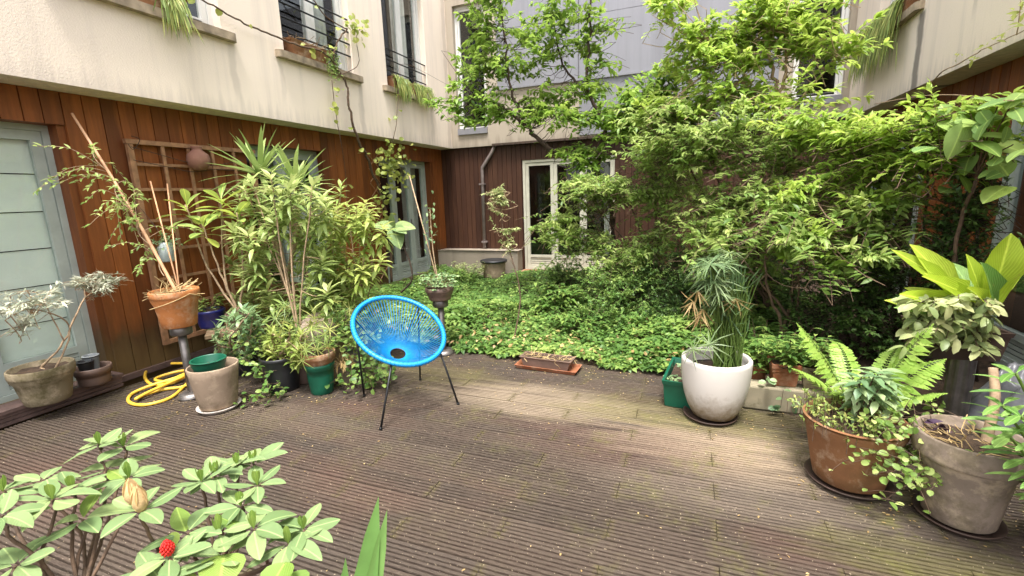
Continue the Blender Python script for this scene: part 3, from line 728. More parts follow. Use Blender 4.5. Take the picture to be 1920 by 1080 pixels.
def dry_twigs(root, c, r, n, L=.12, mat='straw', z0=0.):
    b = MB()
    for i in range(n):
        p = np.asarray(c)+np.array([rng.normal()*r, rng.normal()*r, z0]); d = unit(rv()*np.array([1, 1, .35])+UP*.12)
        q = np.array([p, p+d*L*.5+rv()*.01, p+d*L+rv()*.02]); b.tube(q, .0022, 3, False)
    return tag(wc(b.build('dry_stalks', mat, root), root), kind='stuff')
def finish(root, mb, lv, kind, mat, bark='bark', crown='crown', stem='stem', fold=.3):
    if mb is not None and mb.V: tag(wc(mb.build(stem, bark, root, True), root), kind='stuff')
    wc(lv.build(crown, kind, mat, root, fold), root)

# ---- lawn-like ground cover
lv = Leaves(); N = 13500
xs_ = rng.uniform(-4.55, 1.2, N); ys_ = 3.80+rng.random(N)**1.5*4.2
edge = 3.83+.06*np.sin(xs_*5)+.05*np.sin(xs_*13)+.05*np.sin(xs_*31)*rng.random(len(xs_))
keep = (ys_ > edge) & ~((xs_ > .3) & (ys_ < 3.6)) & ~((xs_ < -3) & (ys_ > 7.9))
xs_, ys_ = xs_[keep], ys_[keep]
def vn(x, y): return .5+.25*np.sin(x*2.3+1.1*np.sin(y*1.9))+.25*np.sin(y*2.9+1.3*np.sin(x*2.1+2))
for x, y in zip(xs_, ys_):
    hh = bedh(x, y)+.02+(.03+.17*vn(x, y)**1.5)*rng.random()**.7*min(1, (y-3.7)*3); p = np.array([x, y, hh]); a0 = rng.random()*6.28
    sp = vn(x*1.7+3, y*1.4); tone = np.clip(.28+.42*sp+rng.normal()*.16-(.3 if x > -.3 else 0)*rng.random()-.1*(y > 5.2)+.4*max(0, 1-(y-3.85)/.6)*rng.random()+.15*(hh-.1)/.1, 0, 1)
    n = 5 if sp > .45 else 4; L = rng.uniform(.032, .06)*(1.15 if sp < .45 else .9)
    tl = rv()*.25
    for q in range(n):
        a = a0+q*6.283/n+rng.normal()*.2; d = np.array([math.cos(a), math.sin(a), .12+.25*rng.random()])+tl
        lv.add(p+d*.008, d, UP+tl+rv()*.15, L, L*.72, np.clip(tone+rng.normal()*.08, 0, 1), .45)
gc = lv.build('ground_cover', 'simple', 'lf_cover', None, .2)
tag(gc, 'low bright green leafy ground cover filling the garden bed', 'ground cover', kind='stuff')
# taller mixed weeds standing out of the ground cover
lv = Leaves(); mb = MB()
for i in range(900):
    x = rng.uniform(-4.4, 1.1) if rng.random() < .6 else rng.uniform(-1.5, .6); y = 3.88+rng.random()**1.3*3.9
    if (x > .3 and y < 3.6) or (x < -3 and y > 7.8): continue
    z0 = float(bedh(x, y)); h_ = rng.uniform(.08, .26)*min(1, .4+(y-3.8)); tone = rng.random(); nl = rng.integers(6, 14); a = rng.random()*6.28; Lw = rng.uniform(.035, .075); rt_ = rng.uniform(.3, .75)
    tp_ = np.array([x+rng.normal()*.04, y+rng.normal()*.04, z0+h_]); mb.tube([(x, y, z0), tp_], .002, 3, False)
    for q in range(nl):
        f = .35+.65*q/nl; a += 2.4; lv.add(np.array([x, y, z0])*(1-f)+tp_*f, np.array([math.cos(a), math.sin(a), .3-.3*(1-f)]), UP+rv()*.25, Lw*(1.2-.5*f), Lw*rt_, np.clip(tone+rng.normal()*.1, 0, 1), .35)
dd_ = Leaves()
for i in range(420):
    x = rng.uniform(-3.4, .3); y = 3.82+abs(rng.normal())*.5; dd_.add((x, y, float(bedh(x, y))+.05+.08*rng.random()), unit(rv()*np.array([1, 1, .4])), UP+rv()*.5, rng.uniform(.03, .07), rng.uniform(.015, .035), None, .3)
tag(dd_.build('dead_leaves', 'lance', 'lf_dry', None), 'brown dead leaves caught in the ground cover by the deck edge', 'dead leaves', kind='stuff')
w_ = lv.build('bed_weeds', 'lance', 'lf_mid', None); tag(w_, 'taller mixed weeds rising out of the ground cover', 'weeds', kind='stuff')
# leaf litter on the deck edge
lv = Leaves()
LITTER = [(.19, 3.14, .2), (.8, 2.6, .21), (1.17, 2.42, .18), (-3.25, 2.2, .17), (-3.05, 2.63, .16), (-2.7, 2.68, .12), (-3.69, 2.3, .11), (-2.3, 2.9, .3), (-1.1, 3.6, .3), (.6, 3.28, .3)]
for i in range(900):
    x = rng.uniform(-4.2, 2.0); y = 3.8-abs(rng.normal())*.35 if rng.random() < .5 else rng.uniform(.8, 3.8)
    if i > 520:
        q = LITTER[rng.integers(len(LITTER))]; a = rng.random()*6.28; rr = q[2]+abs(rng.normal())*.09; x, y = q[0]+rr*math.cos(a), q[1]+rr*math.sin(a)
    if y > 3.8: continue
    a = rng.random()*6.28; lv.add((x, y, .006), (math.cos(a), math.sin(a), .05), UP+rv()*.2, rng.uniform(.006, .02), rng.uniform(.004, .011), None, .1)
tag(lv.build('leaf_litter', 'lance', 'lf_dry', None), 'small dry leaves and petals scattered on the deck', 'leaf litter', kind='stuff')

# ---- tree with the low branch reaching left (fine toothed leaves)
def tree_from(name, label, cat, base, paths, vols, n, leafmat, bark, **kw):
    kind = kw.pop('kind', 'lance'); bend_ = kw.get('bend', .3)
    root = thing(name, label, cat, base); mb = MB(); nodes = stems(mb, paths); tw = MB(); lv = Leaves()
    sprays(tw, lv, vols, n, nodes, **kw)
    t = wc(mb.build('trunk', bark, root, True), root); tag(wc(tw.build('twigs', bark, root), root), kind='stuff'); wc(lv.build('crown', kind, leafmat, root), root)
    return root
A = lambda x, y, Y: at(x, y, Y=Y)
pA = [([(-1.05, 6.1, 0), A(1150, 420, 6.05), A(1120, 320, 6.0), A(1030, 276, 5.95), A(985, 236, 5.9), A(948, 202, 5.85), A(890, 178, 5.8)], .045, .012),
      ([A(985, 236, 5.9), A(958, 170, 5.9), A(952, 120, 5.9), A(940, 20, 5.9), A(930, -60, 5.9)], .02, .006),
      ([A(1120, 320, 6.0), A(1128, 259, 6.0), A(1135, 230, 6.0), A(1102, 174, 6.0), A(1106, 80, 6.0), A(1104, -60, 6.0)], .034, .01),
      ([A(1102, 174, 6.0), A(1060, 130, 6.1), A(1040, 60, 6.1), A(1030, -40, 6.1)], .018, .006),
      ([A(1130, 250, 6.0), A(1190, 200, 5.9), A(1240, 170, 5.8)], .016, .005)]
def V_(x, y, Y, rx, ry, rz, wt=1.): return (A(x, y, Y), (rx, ry, rz), wt)
tree_from('courtyard_tree', 'slender tree with dark stems and small bright leaves before the zinc panels', 'tree', (-1.05, 6.1, 0), pA,
    [V_(930, 60, 5.9, .55, .5, .5, 1.1), V_(1040, 60, 6.0, .6, .5, .55, 1.5), V_(1000, 185, 5.9, .75, .45, .24, 1.5), V_(870, 195, 5.75, .45, .35, .22, .8), V_(1120, 110, 6, .35, .4, .7, .8), V_(1190, 190, 5.8, .4, .4, .25, .7), V_(905, 130, 5.85, .5, .4, .3, .9), V_(1100, 285, 5.9, .5, .35, .16, .7), V_(1190, 225, 5.7, .55, .4, .2, 1.), V_(1080, 225, 5.8, .4, .35, .15, .6), V_(1240, 150, 5.7, .35, .35, .25, .5)],
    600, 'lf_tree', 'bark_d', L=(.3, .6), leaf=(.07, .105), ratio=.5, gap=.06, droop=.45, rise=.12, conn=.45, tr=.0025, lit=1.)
pB = [([(.95, 5.3, 0), A(1500, 420, 5.25), A(1465, 260, 5.2), A(1460, 180, 5.2), A(1440, 100, 5.2), A(1415, 0, 5.2)], .035, .008),
      ([A(1460, 180, 5.2), A(1475, 110, 5.2), A(1460, 30, 5.2)], .018, .006), ([A(1465, 230, 5.2), A(1390, 150, 5.1), A(1330, 80, 5.1)], .016, .005),
      ([A(1465, 230, 5.2), A(1540, 140, 5.2), A(1590, 80, 5.2)], .016, .005)]
tree_from('courtyard_tree', 'upright tree with larger drooping yellow-green leaves reaching the top edge', 'tree', (.95, 5.3, 0), pB,
    [V_(1440, 30, 5.2, .55, .4, .4, 1.3), V_(1310, 70, 5.1, .32, .35, .4, 1.), V_(1550, 60, 5.2, .42, .35, .3, .9), V_(1290, 190, 5.1, .4, .35, .2, .7), V_(1430, 150, 5.1, .6, .4, .3, 1.2), V_(1260, 0, 5.1, .25, .3, .2, .35)],
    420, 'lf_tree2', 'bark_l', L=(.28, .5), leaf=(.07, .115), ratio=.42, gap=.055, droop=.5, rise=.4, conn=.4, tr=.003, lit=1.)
# ---- the big arching shrub mass, four separate bushes
def bush(label, base, tops, vols, n, mat, name='arching_shrub', bark='bark', **kw):
    paths = []
    for tp_ in tops:
        b0 = np.asarray(base)+rv()*np.array([.08, .08, 0]); t_ = np.asarray(tp_); m = b0*.5+t_*.5+np.array([0, 0, .06*np.linalg.norm(t_-b0)])+rv()*.06
        paths.append(([b0, b0*.7+m*.3+UP*.12, m, t_], .019, .005))
    kw = dict(dict(L=(.35, .65), leaf=(.05, .085), ratio=.4, gap=.045, droop=.45, rise=.3, conn=.35, tr=.0025, lit=1.2), **kw)
    return tree_from(name, label, 'shrub', base, paths, vols, n, mat, bark, **kw)
bush('arching shrub with branches reaching left before the rear glazed door', (-.3, 6.0, .05), [A(1010, 420, 5.6), A(1060, 330, 5.7), A(1160, 320, 5.7), A(1130, 400, 5.6), A(1220, 300, 5.6), A(1240, 400, 5.6)],
     [V_(1140, 345, 5.6, .55, .35, .22, 1.2), V_(1030, 410, 5.55, .28, .25, .18, .3), V_(1200, 420, 5.5, .5, .4, .4, 1.2), V_(1230, 320, 5.5, .45, .4, .35, 1.3), V_(1100, 440, 5.6, .3, .3, .25, .6), V_(1090, 340, 5.5, .35, .3, .12, .7), V_(1170, 470, 5.4, .4, .35, .2, .6)], 540, 'lf_shrub')
bush('tall arching shrub in the middle of the right hand thicket', (.75, 5.0, .05), [A(1330, 280, 4.9), A(1400, 250, 4.9), A(1300, 380, 4.9), A(1480, 300, 4.8), A(1420, 360, 4.7), A(1250, 230, 5.1)],
     [V_(1380, 250, 4.8, .7, .4, .3, 1.5), V_(1350, 380, 4.8, .5, .4, .38, 1.4), V_(1470, 350, 4.6, .4, .35, .3, 1.), V_(1290, 260, 5., .5, .4, .36, 1.2), V_(1260, 200, 5.1, .4, .35, .16, .6), V_(1390, 480, 4.9, .4, .3, .25, .6), V_(1480, 240, 4.7, .4, .3, .25, .9)], 560, 'lf_shrub')
bush('arching shrub with pale tips hanging before the right wing planks', (1.55, 4.7, .05), [A(1560, 260, 4.5), A(1640, 230, 4.5), A(1520, 360, 4.4), A(1680, 300, 4.4), A(1600, 380, 4.5), A(1740, 260, 4.2)],
     [V_(1580, 240, 4.5, .5, .35, .22, 1.4), V_(1680, 220, 4.2, .35, .3, .14, 1.), V_(1530, 330, 4.4, .4, .3, .24, 1.2), V_(1660, 330, 4.3, .3, .3, .28, .9), V_(1500, 420, 4.2, .25, .2, .15, .4), V_(1790, 205, 4., .4, .3, .14, 1.1), V_(1720, 270, 4.1, .3, .3, .15, .8), V_(1840, 260, 3.9, .25, .25, .2, .6)], 330, 'lf_tree2', leaf=(.06, .095), ratio=.38)
bush('thin leafy shrub with reddish stems behind the tall white pot', (.9, 4.4, .05), [A(1440, 420, 4.1), A(1560, 430, 4.1), A(1500, 480, 4.2), A(1380, 470, 4.3)],
     [V_(1470, 400, 4.1, .35, .25, .2, 1.), V_(1590, 470, 4.1, .3, .25, .12, .5), V_(1340, 440, 4.5, .3, .25, .3, .6), V_(1640, 400, 4.2, .3, .25, .2, .5)], 170, 'lf_shrub', leaf=(.07, .1))
# dark fine-leaved evergreens low down
for lab, base, vols, n in [
    ('dense dark evergreen bush left of the white pot', (-.05, 5.2, .05), [V_(1270, 500, 5.2, .42, .4, .36, 1.), V_(1260, 585, 4.9, .42, .3, .22, .8)], 330),
    ('rounded mid green bush in the middle of the bed', (-.75, 5.2, .05), [V_(1165, 540, 5.2, .45, .35, .36, 1.), V_(1130, 595, 4.8, .34, .25, .2, .5)], 400),
    ('low rounded bush before the rear glazed door', (-1.5, 5.9, .05), [V_(1060, 525, 5.9, .46, .35, .32, 1.)], 300),
    ('shadowy fine leaved evergreen bush behind the fern', (1.35, 4.5, .05), [V_(1560, 560, 4.4, .45, .35, .4, 1.), V_(1680, 560, 4.3, .4, .35, .4, 1.), V_(1620, 480, 4.5, .45, .3, .3, .6)], 480),
    ('dark evergreen bush behind the papyrus', (.5, 5.4, .05), [V_(1340, 520, 5.3, .4, .35, .45, 1.), V_(1430, 500, 5.3, .45, .35, .45, 1.)], 380),
    ('dark bushy climber against the right wing', (2.0, 4.2, .05), [V_(1830, 370, 4.1, .3, .3, .35, 1.), V_(1780, 480, 4.1, .3, .3, .35, 1.)], 260)]:
    tree_from('evergreen_bush', lab, 'shrub', base, [([base, np.asarray(v[0])], .014, .005) for v in vols], vols, n, 'lf_mid' if 'round' in lab else 'lf_dark', 'bark_d', L=(.2, .4), leaf=(.03, .055), ratio=.5, gap=.028, droop=.35, rise=.6, conn=.25, tr=.0025, kind='simple')
# leafy perennials in the bed
for lab, px, py, Y, h, n, lf in [('clump of lance leaved perennials in front of the rear glazed door', 1050, 560, 5.3, .42, 60, (.09, .14)), ('broad leaved perennial clump at the dark bush foot', 1090, 625, 4.7, .24, 40, (.06, .1)),
                                 ('green leafy clump along the plinth corner', 860, 530, 6.8, .3, 55, (.06, .1)), ('pale leafy clump beside the black rimmed tub', 880, 510, 7.5, .35, 40, (.05, .08)),
                                 ('bright leafy plant behind the terracotta pots', 1430, 640, 4.0, .42, 70, (.07, .11)), ('small leafy clump at the foot of the sapling', 985, 640, 4.25, .12, 24, (.05, .08))]:
    p = at(px, py, Y=Y); root = thing('perennial_clump', lab, 'plant', (p[0], p[1], .03)); tw = MB(); lv = Leaves()
    base = np.array([p[0], p[1], .03])
    for i in range(n):
        a = rng.random()*6.28; r_ = .3*rng.random()**.5; tip = base+np.array([r_*math.cos(a)*1.3, r_*math.sin(a)*.8, h*rng.uniform(.4, 1)]); st_ = base+np.array([r_*.5*math.cos(a), r_*.5*math.sin(a), 0])
        tw.tube(np.array([st_, (st_+tip)/2+rv()*.015, tip]), .0025, 3, False); tone = rng.random()*.7+.1
        for q in range(9):
            b_ = q*2.4+a; d = np.array([math.cos(b_), math.sin(b_), .25]); z_ = rng.uniform(.5, 1)
            lv.add(st_+(tip-st_)*z_, d+rv()*.15, UP, rng.uniform(*lf), rng.uniform(*lf)*.36, tone+rng.normal()*.1, .35)
    finish(root, tw, lv, 'lance', 'lf_cover' if Y != 7.5 else 'lf_var', 'bark', 'foliage', 'stem')
# ---- sapling with thin trunk and pale leaves
base = at(962, 645, Z=.03); root = thing('sapling', 'slim pale-leaved sapling with bare trunk before the rear wall', 'tree', base); mb = MB()
tp_ = A(945, 440, 4.35); nodes = stems(mb, [([base, A(975, 560, 4.25), A(962, 490, 4.3), tp_, A(935, 350, 4.4)], .008, .003)]); tw = MB(); lv = Leaves()
sprays(tw, lv, [V_(945, 410, 4.35, .17, .16, .24, 1.), V_(935, 360, 4.4, .08, .1, .1, .25)], 70, nodes, L=(.12, .25), leaf=(.035, .055), ratio=.45, gap=.03, droop=.4, rise=.3, conn=.6, tr=.002)
wc(mb.build('trunk', 'bark', root, True), root); tag(wc(tw.build('twigs', 'bark_l', root), root), kind='stuff'); wc(lv.build('crown', 'simple', 'lf_var', root), root)
# black rimmed tub at the downpipe foot
c = at(927, 520, Y=7.72); o = potted('water_tub', 'terracotta coloured tub with black rim under the downpipe', 'tub', (c[0], c[1], .0), .22, .19, .32, 'beigepot', soil=.06)
b = MB(); b.lathe([(.215, .30), (.245, .305), (.25, .33), (.235, .345), (.21, .34)], k=36); b.build('rim', 'blackpl', o, True)

# ------------------------------------------------------------------ blue string chair
CC = np.array([-1.975, 2.75, .563]); PH, TI, RA, RB = -.555, .49, .375, .317
uu = np.array([math.cos(PH), math.sin(PH), 0]); ss = np.array([-uu[1], uu[0], 0]); ee = uu*math.cos(TI)-UP*math.sin(TI)
def rimp(t): return CC+ee*RA*math.cos(t)+ss*RB*math.sin(t)
hole = at(746, 663, Z=.335)
chair = thing('string_chair', 'bright blue round string chair with thin black legs on the deck', 'chair', (CC[0], CC[1], 0))
b = MB(); b.tube([rimp(t) for t in np.linspace(0, 2*math.pi, 97)[:-1]], .0165, 10, closed=True); wc(b.build('rim', 'blue', chair, True), chair)
nrm = unit(np.cross(ee, ss)); nrm = nrm if nrm[2] > 0 else -nrm
def holep(t): return hole+(ee*math.cos(t)+ss*math.sin(t))*.06
b = MB(); NC = 78
for i in range(NC):
    t = i*2*math.pi/NC; p, q = rimp(t), holep(t); k = np.linspace(0, 1, 6)[:, None]
    mid = (p+q)/2-nrm*.035
    b.tube((1-k)**2*p+2*k*(1-k)*mid+k*k*q, .0027, 5, False)
wc(b.build('cord_web', 'blue', chair, True), chair)
b = MB()     # cords wrapped round the rim
for i in range(NC):
    t = i*2*math.pi/NC; p = rimp(t); tg = unit(rimp(t+.01)-rimp(t-.01)); a1 = unit(np.cross(tg, nrm)); 
    b.tube([p+(a1*math.cos(s_)+nrm*math.sin(s_))*.0175+tg*.0 for s_ in np.linspace(0, 2*math.pi, 9)[:-1]], .0036, 4, closed=True)
wc(b.build('rim_wrapping', 'blue', chair, True), chair)
b = MB(); b.tube([holep(t)-nrm*.006 for t in np.linspace(0, 2*math.pi, 33)[:-1]], .007, 6, closed=True); wc(b.build('centre_ring', 'rail', chair, True), chair)
feet = [((714, 806), .75), ((859, 759), -.75+0), ((683, 743), 2.3), ((788, 713), -2.3)]
for (px, py), t in feet:
    f0 = at(px, py, Z=.0); cand = rimp({(714, 806): -.62, (859, 759): .62, (683, 743): -2.2, (788, 713): 2.2}[(px, py)])
    b = MB(); b.tube([cand-nrm*.012, cand*.4+f0*.6-nrm*.0, f0+UP*.006], .0075, 8); b.lathe([(0, 0), (.011, 0), (.011, .015), (0, .02)], c=f0, k=10); wc(b.build('leg', 'rail', chair, True), chair)
for t in (-.62, .62, -2.2, 2.2):
    p = rimp(t)-nrm*.018; q = holep(t)-nrm*.016; k = np.linspace(0, 1, 6)[:, None]; mid = (p+q)/2-nrm*.055
    b = MB(); b.tube((1-k)**2*p+2*k*(1-k)*mid+k*k*q, .006, 6); wc(b.build('support_rib', 'rail', chair, True), chair)

# ------------------------------------------------------------------ pedestals
def pedestal(label, loc, h, r=.03, rb=.105, rc=.075, ch=.07):
    o = thing('steel_pedestal', label, 'pedestal', loc, 'steel pedestals carrying plant pots')
    b = MB(); b.lathe([(0, 0), (rb, 0), (rb, .012), (rb*.93, .02), (rb*.88, .034), (rb*.6, .042), (0, .042)], k=36); b.build('base', 'steel', o, True)
    b = MB(); b.lathe([(r, .04), (r, h-ch)], k=24); b.build('pole', 'steel', o, True)
    b = MB(); b.lathe([(0, h-ch), (rc*.9, h-ch), (rc, h-ch+.01), (rc, h-.006), (rc-.006, h), (0, h)], k=32); b.build('head', 'steel', o, True)
    return o
P1 = at(362, 742, Z=0); pedestal('steel pedestal with round base beside the yellow hose', P1, .585)
P2 = at(832, 662, Z=0); pedestal('steel pedestal behind the blue chair at the bed edge', P2, .54)
# pot on pedestal 1 with bamboo stake and thin climber
pp = P1+UP*.586; o = potted('climber_pot', 'orange terracotta pot with dry climber and bamboo stake on a pedestal', 'potted plant', pp, .165, .115, .285, 'terra2', .006, .05, .03)
dry_twigs(o, pp+UP*.27, .06, 60, .14)
s0, s1 = pp+np.array([.0, .02, .25]), at(135, 213, X=-4.5)
b = MB(); b.tube(spline([s0, s0*.5+s1*.5+np.array([.03, 0, .01]), s1], 10), np.linspace(.013, .009, 21), 8); wc(b.build('stake', 'bamboo', o, True), o)
for q in ((500, 475), (535, 480)):
    t_ = at(255+(q[0]-470)*.9, 340+(q[1]-475), X=-4.4); b = MB(); b.tube([pp+np.array([-.02, .05, .24]), t_], .006, 6); wc(b.build('stake', 'bamboo', o, True), o)
b = MB(); b.tube([pp+UP*.26+np.array([.167*math.cos(t), .167*math.sin(t), -.12*abs(math.sin(t*.5))]) for t in np.linspace(0, 6.28, 40)], .003, 5); wc(b.build('wire_loop', 'straw', o, True), o)
tw = MB(); lv = Leaves(); sd = unit(s1-s0); prev = s0
pts = [s0+sd*(np.linalg.norm(s1-s0)*t)+np.array([.02*math.sin(t*30), .02*math.cos(t*30), 0]) for t in np.linspace(.1, .8, 40)]; tw.tube(pts, .004, 4, False)
for i in range(34):
    p = pts[rng.integers(4, 38)]; d = unit(np.array([rng.normal()*.3, rng.normal()*1.0-.2, rng.normal()*.6])); L = rng.uniform(.15, .45)
    path = spline([p, p+d*L*.5+UP*.04, p+d*L-UP*.05], 5); tw.tube(path, .002, 3, False)
    for j in range(3, len(path)):
        for s_ in (-1, 1):
            if rng.random() < .75: lv.add(path[j], unit(d*.6+np.cross(d, UP)*s_*.6+rv()*.3-UP*.2), UP+rv()*.4, rng.uniform(.03, .055), .018, None, .3)
finish(o, tw, lv, 'lance', 'lf_shrub', 'bark_l', 'leaves', 'vine')
# pot on pedestal 2
pp = P2+UP*.541; o = potted('standard_pot', 'brown pot with leafy herb and tall leaning cane on the rear pedestal', 'potted plant', pp, .135, .105, .12, 'brownpl', .008, .04, .02)
tw = MB(); lv = Leaves()
for i in range(70):
    a = rng.random()*6.28; r_ = .14*rng.random()**.5; t_ = pp+np.array([r_*1.2*math.cos(a), r_*1.2*math.sin(a), .12+.12*rng.random()]); tw.tube([pp+np.array([r_*.5*math.cos(a), r_*.5*math.sin(a), .1]), t_], .002, 3, False)
    for q in range(5): lv.add(t_, np.array([math.cos(q*1.3+a), math.sin(q*1.3+a), .2]), UP+rv()*.3, rng.uniform(.03, .05), .022, None, .3)
k0 = pp+UP*.1; k1 = at(768, 330, Y=4.2); tw.tube([k0, k1], [.008, .006], 6)
tw.tube(spline([pp+UP*.1, at(812, 470, Y=3.85), at(806, 390, Y=3.9)], 6), .005, 5)
for i in range(40):
    p = at(808+rng.normal()*7, 425+rng.normal()*28, Y=3.88+rng.normal()*.05); lv.add(p, rv(), UP+rv()*.4, .05, .024, None, .3)
finish(o, tw, lv, 'lance', 'lf_euph', 'bark_l', 'leaves', 'cane')

# ------------------------------------------------------------------ left foreground group on the deck
# stone pot with olive on the step
c = np.array([-4.385, 1.74, .123]); o = potted('olive_pot', 'mossy round stone pot with a thin olive sapling on the step', 'potted plant', c, .185, .13, .27, 'stonepot', .006, .06, .035)
mb = MB(); t0 = c+UP*.25; pth = [([t0, at(120, 640, X=-4.3), at(160, 560, X=-4.32), at(205, 535, X=-4.35)], .009, .004), ([t0, at(105, 690, X=-4.25), at(130, 610, X=-4.25), at(60, 580, X=-4.2), at(10, 600, X=-4.15)], .008, .003),
      ([at(120, 640, X=-4.3), at(70, 550, X=-4.3), at(20, 555, X=-4.25)], .005, .002), ([at(160, 560, X=-4.32), at(160, 525, X=-4.35), at(185, 510, X=-4.4)], .005, .002)]
nodes = stems(mb, pth, 6); tw = MB(); lv = Leaves()
B_ = lambda x, y, X, rx, ry, rz, wt: (at(x, y, X=X), (rx, ry, rz), wt)
sprays(tw, lv, [B_(170, 530, -4.35, .12, .16, .08, 1.), B_(60, 565, -4.2, .12, .2, .1, 1.2), B_(40, 610, -4.2, .12, .12, .06, .6), B_(200, 520, -4.4, .06, .08, .05, .4)], 120, nodes, L=(.1, .2), leaf=(.04, .065), ratio=.22, gap=.025, droop=.1, rise=.1, conn=.2, tr=.002, up=.4)
wc(mb.build('trunk', 'bark_l', o, True), o); tag(wc(tw.build('twigs', 'bark_l', o), o), kind='stuff'); wc(lv.build('crown', 'simple', 'lf_olive', o), o)
# brown plastic bowl with nursery pots
c = np.array([-4.44, 2.06, .123]); potted('brown_pot', 'wide brown plastic pot holding small nursery pots on the step', 'pot', c, .125, .10, .14, 'brownpl', .01, .04, .06)
for i, (dx, dy, m_, lab) in enumerate([(-.03, .02, 'greypl', 'grey nursery pot stacked in the brown plastic pot'), (.02, -.045, 'blackpl', 'small black nursery pot inside the brown plastic pot')]):
    q = c+np.array([dx, dy, .085]); potted('nursery_pot', lab, 'pot', q, .055, .04, .12+.02*(1-i), m_, .004, .02, None, 'small nursery pots')
# hose
hp = [(480, 760), (370, 766), (250, 770), (160, 795), (133, 845), (175, 892), (290, 884), (400, 830), (440, 805), (330, 815), (215, 848), (200, 868), (280, 872), (400, 828), (455, 808), (380, 890), (290, 968), (170, 1008), (80, 1012), (33, 988), (60, 945), (170, 898), (300, 858), (420, 812), (440, 860), (360, 905), (240, 922), (130, 955), (80, 978), (150, 940), (260, 890), (400, 822), (500, 745)]
hz = [.02, .02, .02, .02, .02, .02, .022, .03, .045, .04, .03, .03, .04, .055, .04, .015, .013, .013, .013, .013, .014, .03, .045, .06, .03, .015, .014, .014, .03, .04, .05, .07, .06]
pts = [at(230+x/3.176, 440+y/3.176, Z=z_) for (x, y), z_ in zip(hp, hz)]
b = MB(); b.tube(spline(pts, 9), .0125, 10); tag(b.build('garden_hose', 'hose', None, True), 'coiled yellow garden hose on the deck by the timber wall', 'hose')
# taupe pot + green pot
c = at(412, 764, Z=0); c = np.array([c[0], c[1], .028]); saucer('pale saucer under the taupe pot with the green insert', (c[0], c[1], .002), .148, 'saucerw')
potted('taupe_pot', 'round taupe pot with a green pot tucked inside its mouth', 'pot', c, .168, .125, .315, 'beigepot', 0, .04, .1)
potted('green_pot', 'dark green plastic pot sitting inside the taupe pot', 'pot', c+np.array([-.03, -.005, .22]), .118, .09, .14, 'greenpl', .005, .02, .06)
# bench with pots
bt = thing('plant_bench', 'low wooden bench board carrying small pots against the trellis', 'bench', (-3.78, 3.14, 0), rz=.85)
b = MB(); b.box((-.48, -.13, .325), (.48, -.004, .355)); b.build('board', 'bench', bt); b = MB(); b.box((-.48, .004, .325), (.48, .13, .355)); b.build('board', 'bench', bt)
for x in (-.4, .36):
    b = MB(); b.box((x, -.11, .0), (x+.05, .11, .323)); b.build('leg', 'bench', bt)
def onb(px, py): return at(px, py, Z=.357)
for (px, py, r1, r0, h, m_, lab) in [(462, 606, .085, .065, .13, 'brownpl', 'small brown plastic pot on the bench between the blue and mossy pots'), (487, 598, .085, .065, .12, 'terra', 'small mossy clay pot in the middle of the bench'), (398, 612, .13, .1, .17, 'bluepot', 'dark blue glazed pot at the trellis end of the bench')]:
    c = onb(px, py); o = potted('bench_pot', lab, 'potted plant', c, r1, r0, h, m_, .006, .03, .02, 'small pots along the bench'); tw = MB(); lv = Leaves()
    for i in range(22):
        a = rng.random()*6.28; t_ = c+np.array([.09*math.cos(a), .09*math.sin(a), h+.03+.12*rng.random()]); tw.tube([c+UP*(h-.02), t_], .002, 3, False)
        for q in range(6): lv.add(t_-UP*.012*q, np.array([math.cos(q*2.4+a), math.sin(q*2.4+a), .2]), UP, rng.uniform(.035, .06), .024, None, .3)
    finish(o, tw, lv, 'lance', 'lf_shrub' if m_ != 'terra' else 'lf_yel', 'bark', 'leaves', 'stem')
# yucca in its raised clay pot
c = at(540, 573, Z=.45); b = MB(); b.box((-.14, -.14, 0), (.14, .14, .44)); o2 = b.build('plinth_block', 'bench'); o2.location = (c[0], c[1], .004); tag(o2, 'square wooden block raising the yucca pot', 'block')
o = potted('yucca_pot', 'tall two headed yucca in a clay pot against the timber wall', 'potted plant', c, .15, .12, .22, 'terra', .01, .05, .03)
mb = MB(); h1 = A(488, 330, 3.42); h2 = A(556, 350, 3.5); g0 = c+UP*.2
stems(mb, [([g0, g0*.5+h1*.5, h1], .03, .022), ([g0, g0*.5+h2*.5+np.array([.05, 0, 0]), h2], .03, .022)]); wc(mb.build('trunk', 'bark_l', o, True), o)
for hd, n, L0 in ((h1, 40, .50), (h2, 36, .44)):
    for i in range(n):
        a = i*2.399; e = 1.45-1.75*(i/n)**.8; d = np.array([math.cos(a)*math.cos(e), math.sin(a)*math.cos(e), math.sin(e)]); L = L0*rng.uniform(.75, 1.05)
        big_leaf(o, hd+d*.02, d+rv()*.06, UP-d*.3+rv()*.05, L, .048, 'strap', 'lo_yucca', bend=.08+.5*max(0, .8-e)*.35, fold=.2, base=c)
# big glossy leaved plant (left of yucca)
c = onb(440, 622); c = np.array([c[0]-.02, c[1]+.08, .357]); o = potted('glossy_leaf_plant', 'potted plant with large glossy pale-green leaves before the trellis', 'potted plant', c, .11, .085, .16, 'brownpl', .006, .03, .02)
mb = MB(); hs_ = [A(350, 385, 2.9), A(415, 375, 3.0), A(445, 400, 3.0), A(380, 420, 2.9)]
stems(mb, [([c+UP*.15, c*.5+h_*.5+rv()*.03, h_], .011, .006) for h_ in hs_]); wc(mb.build('stem', 'bark_l', o, True), o)
for h_ in hs_:
    for i in range(11):
        a = i*2.399+h_[0]*9; e = .9-1.2*i/11; d = np.array([math.cos(a)*math.cos(e), math.sin(a)*math.cos(e), math.sin(e)])
        big_leaf(o, h_-UP*.012*i, d, UP+rv()*.15, rng.uniform(.17, .26), rng.uniform(.065, .085), 'oblan', 'lo_loquat', bend=.3, fold=.25, base=c)
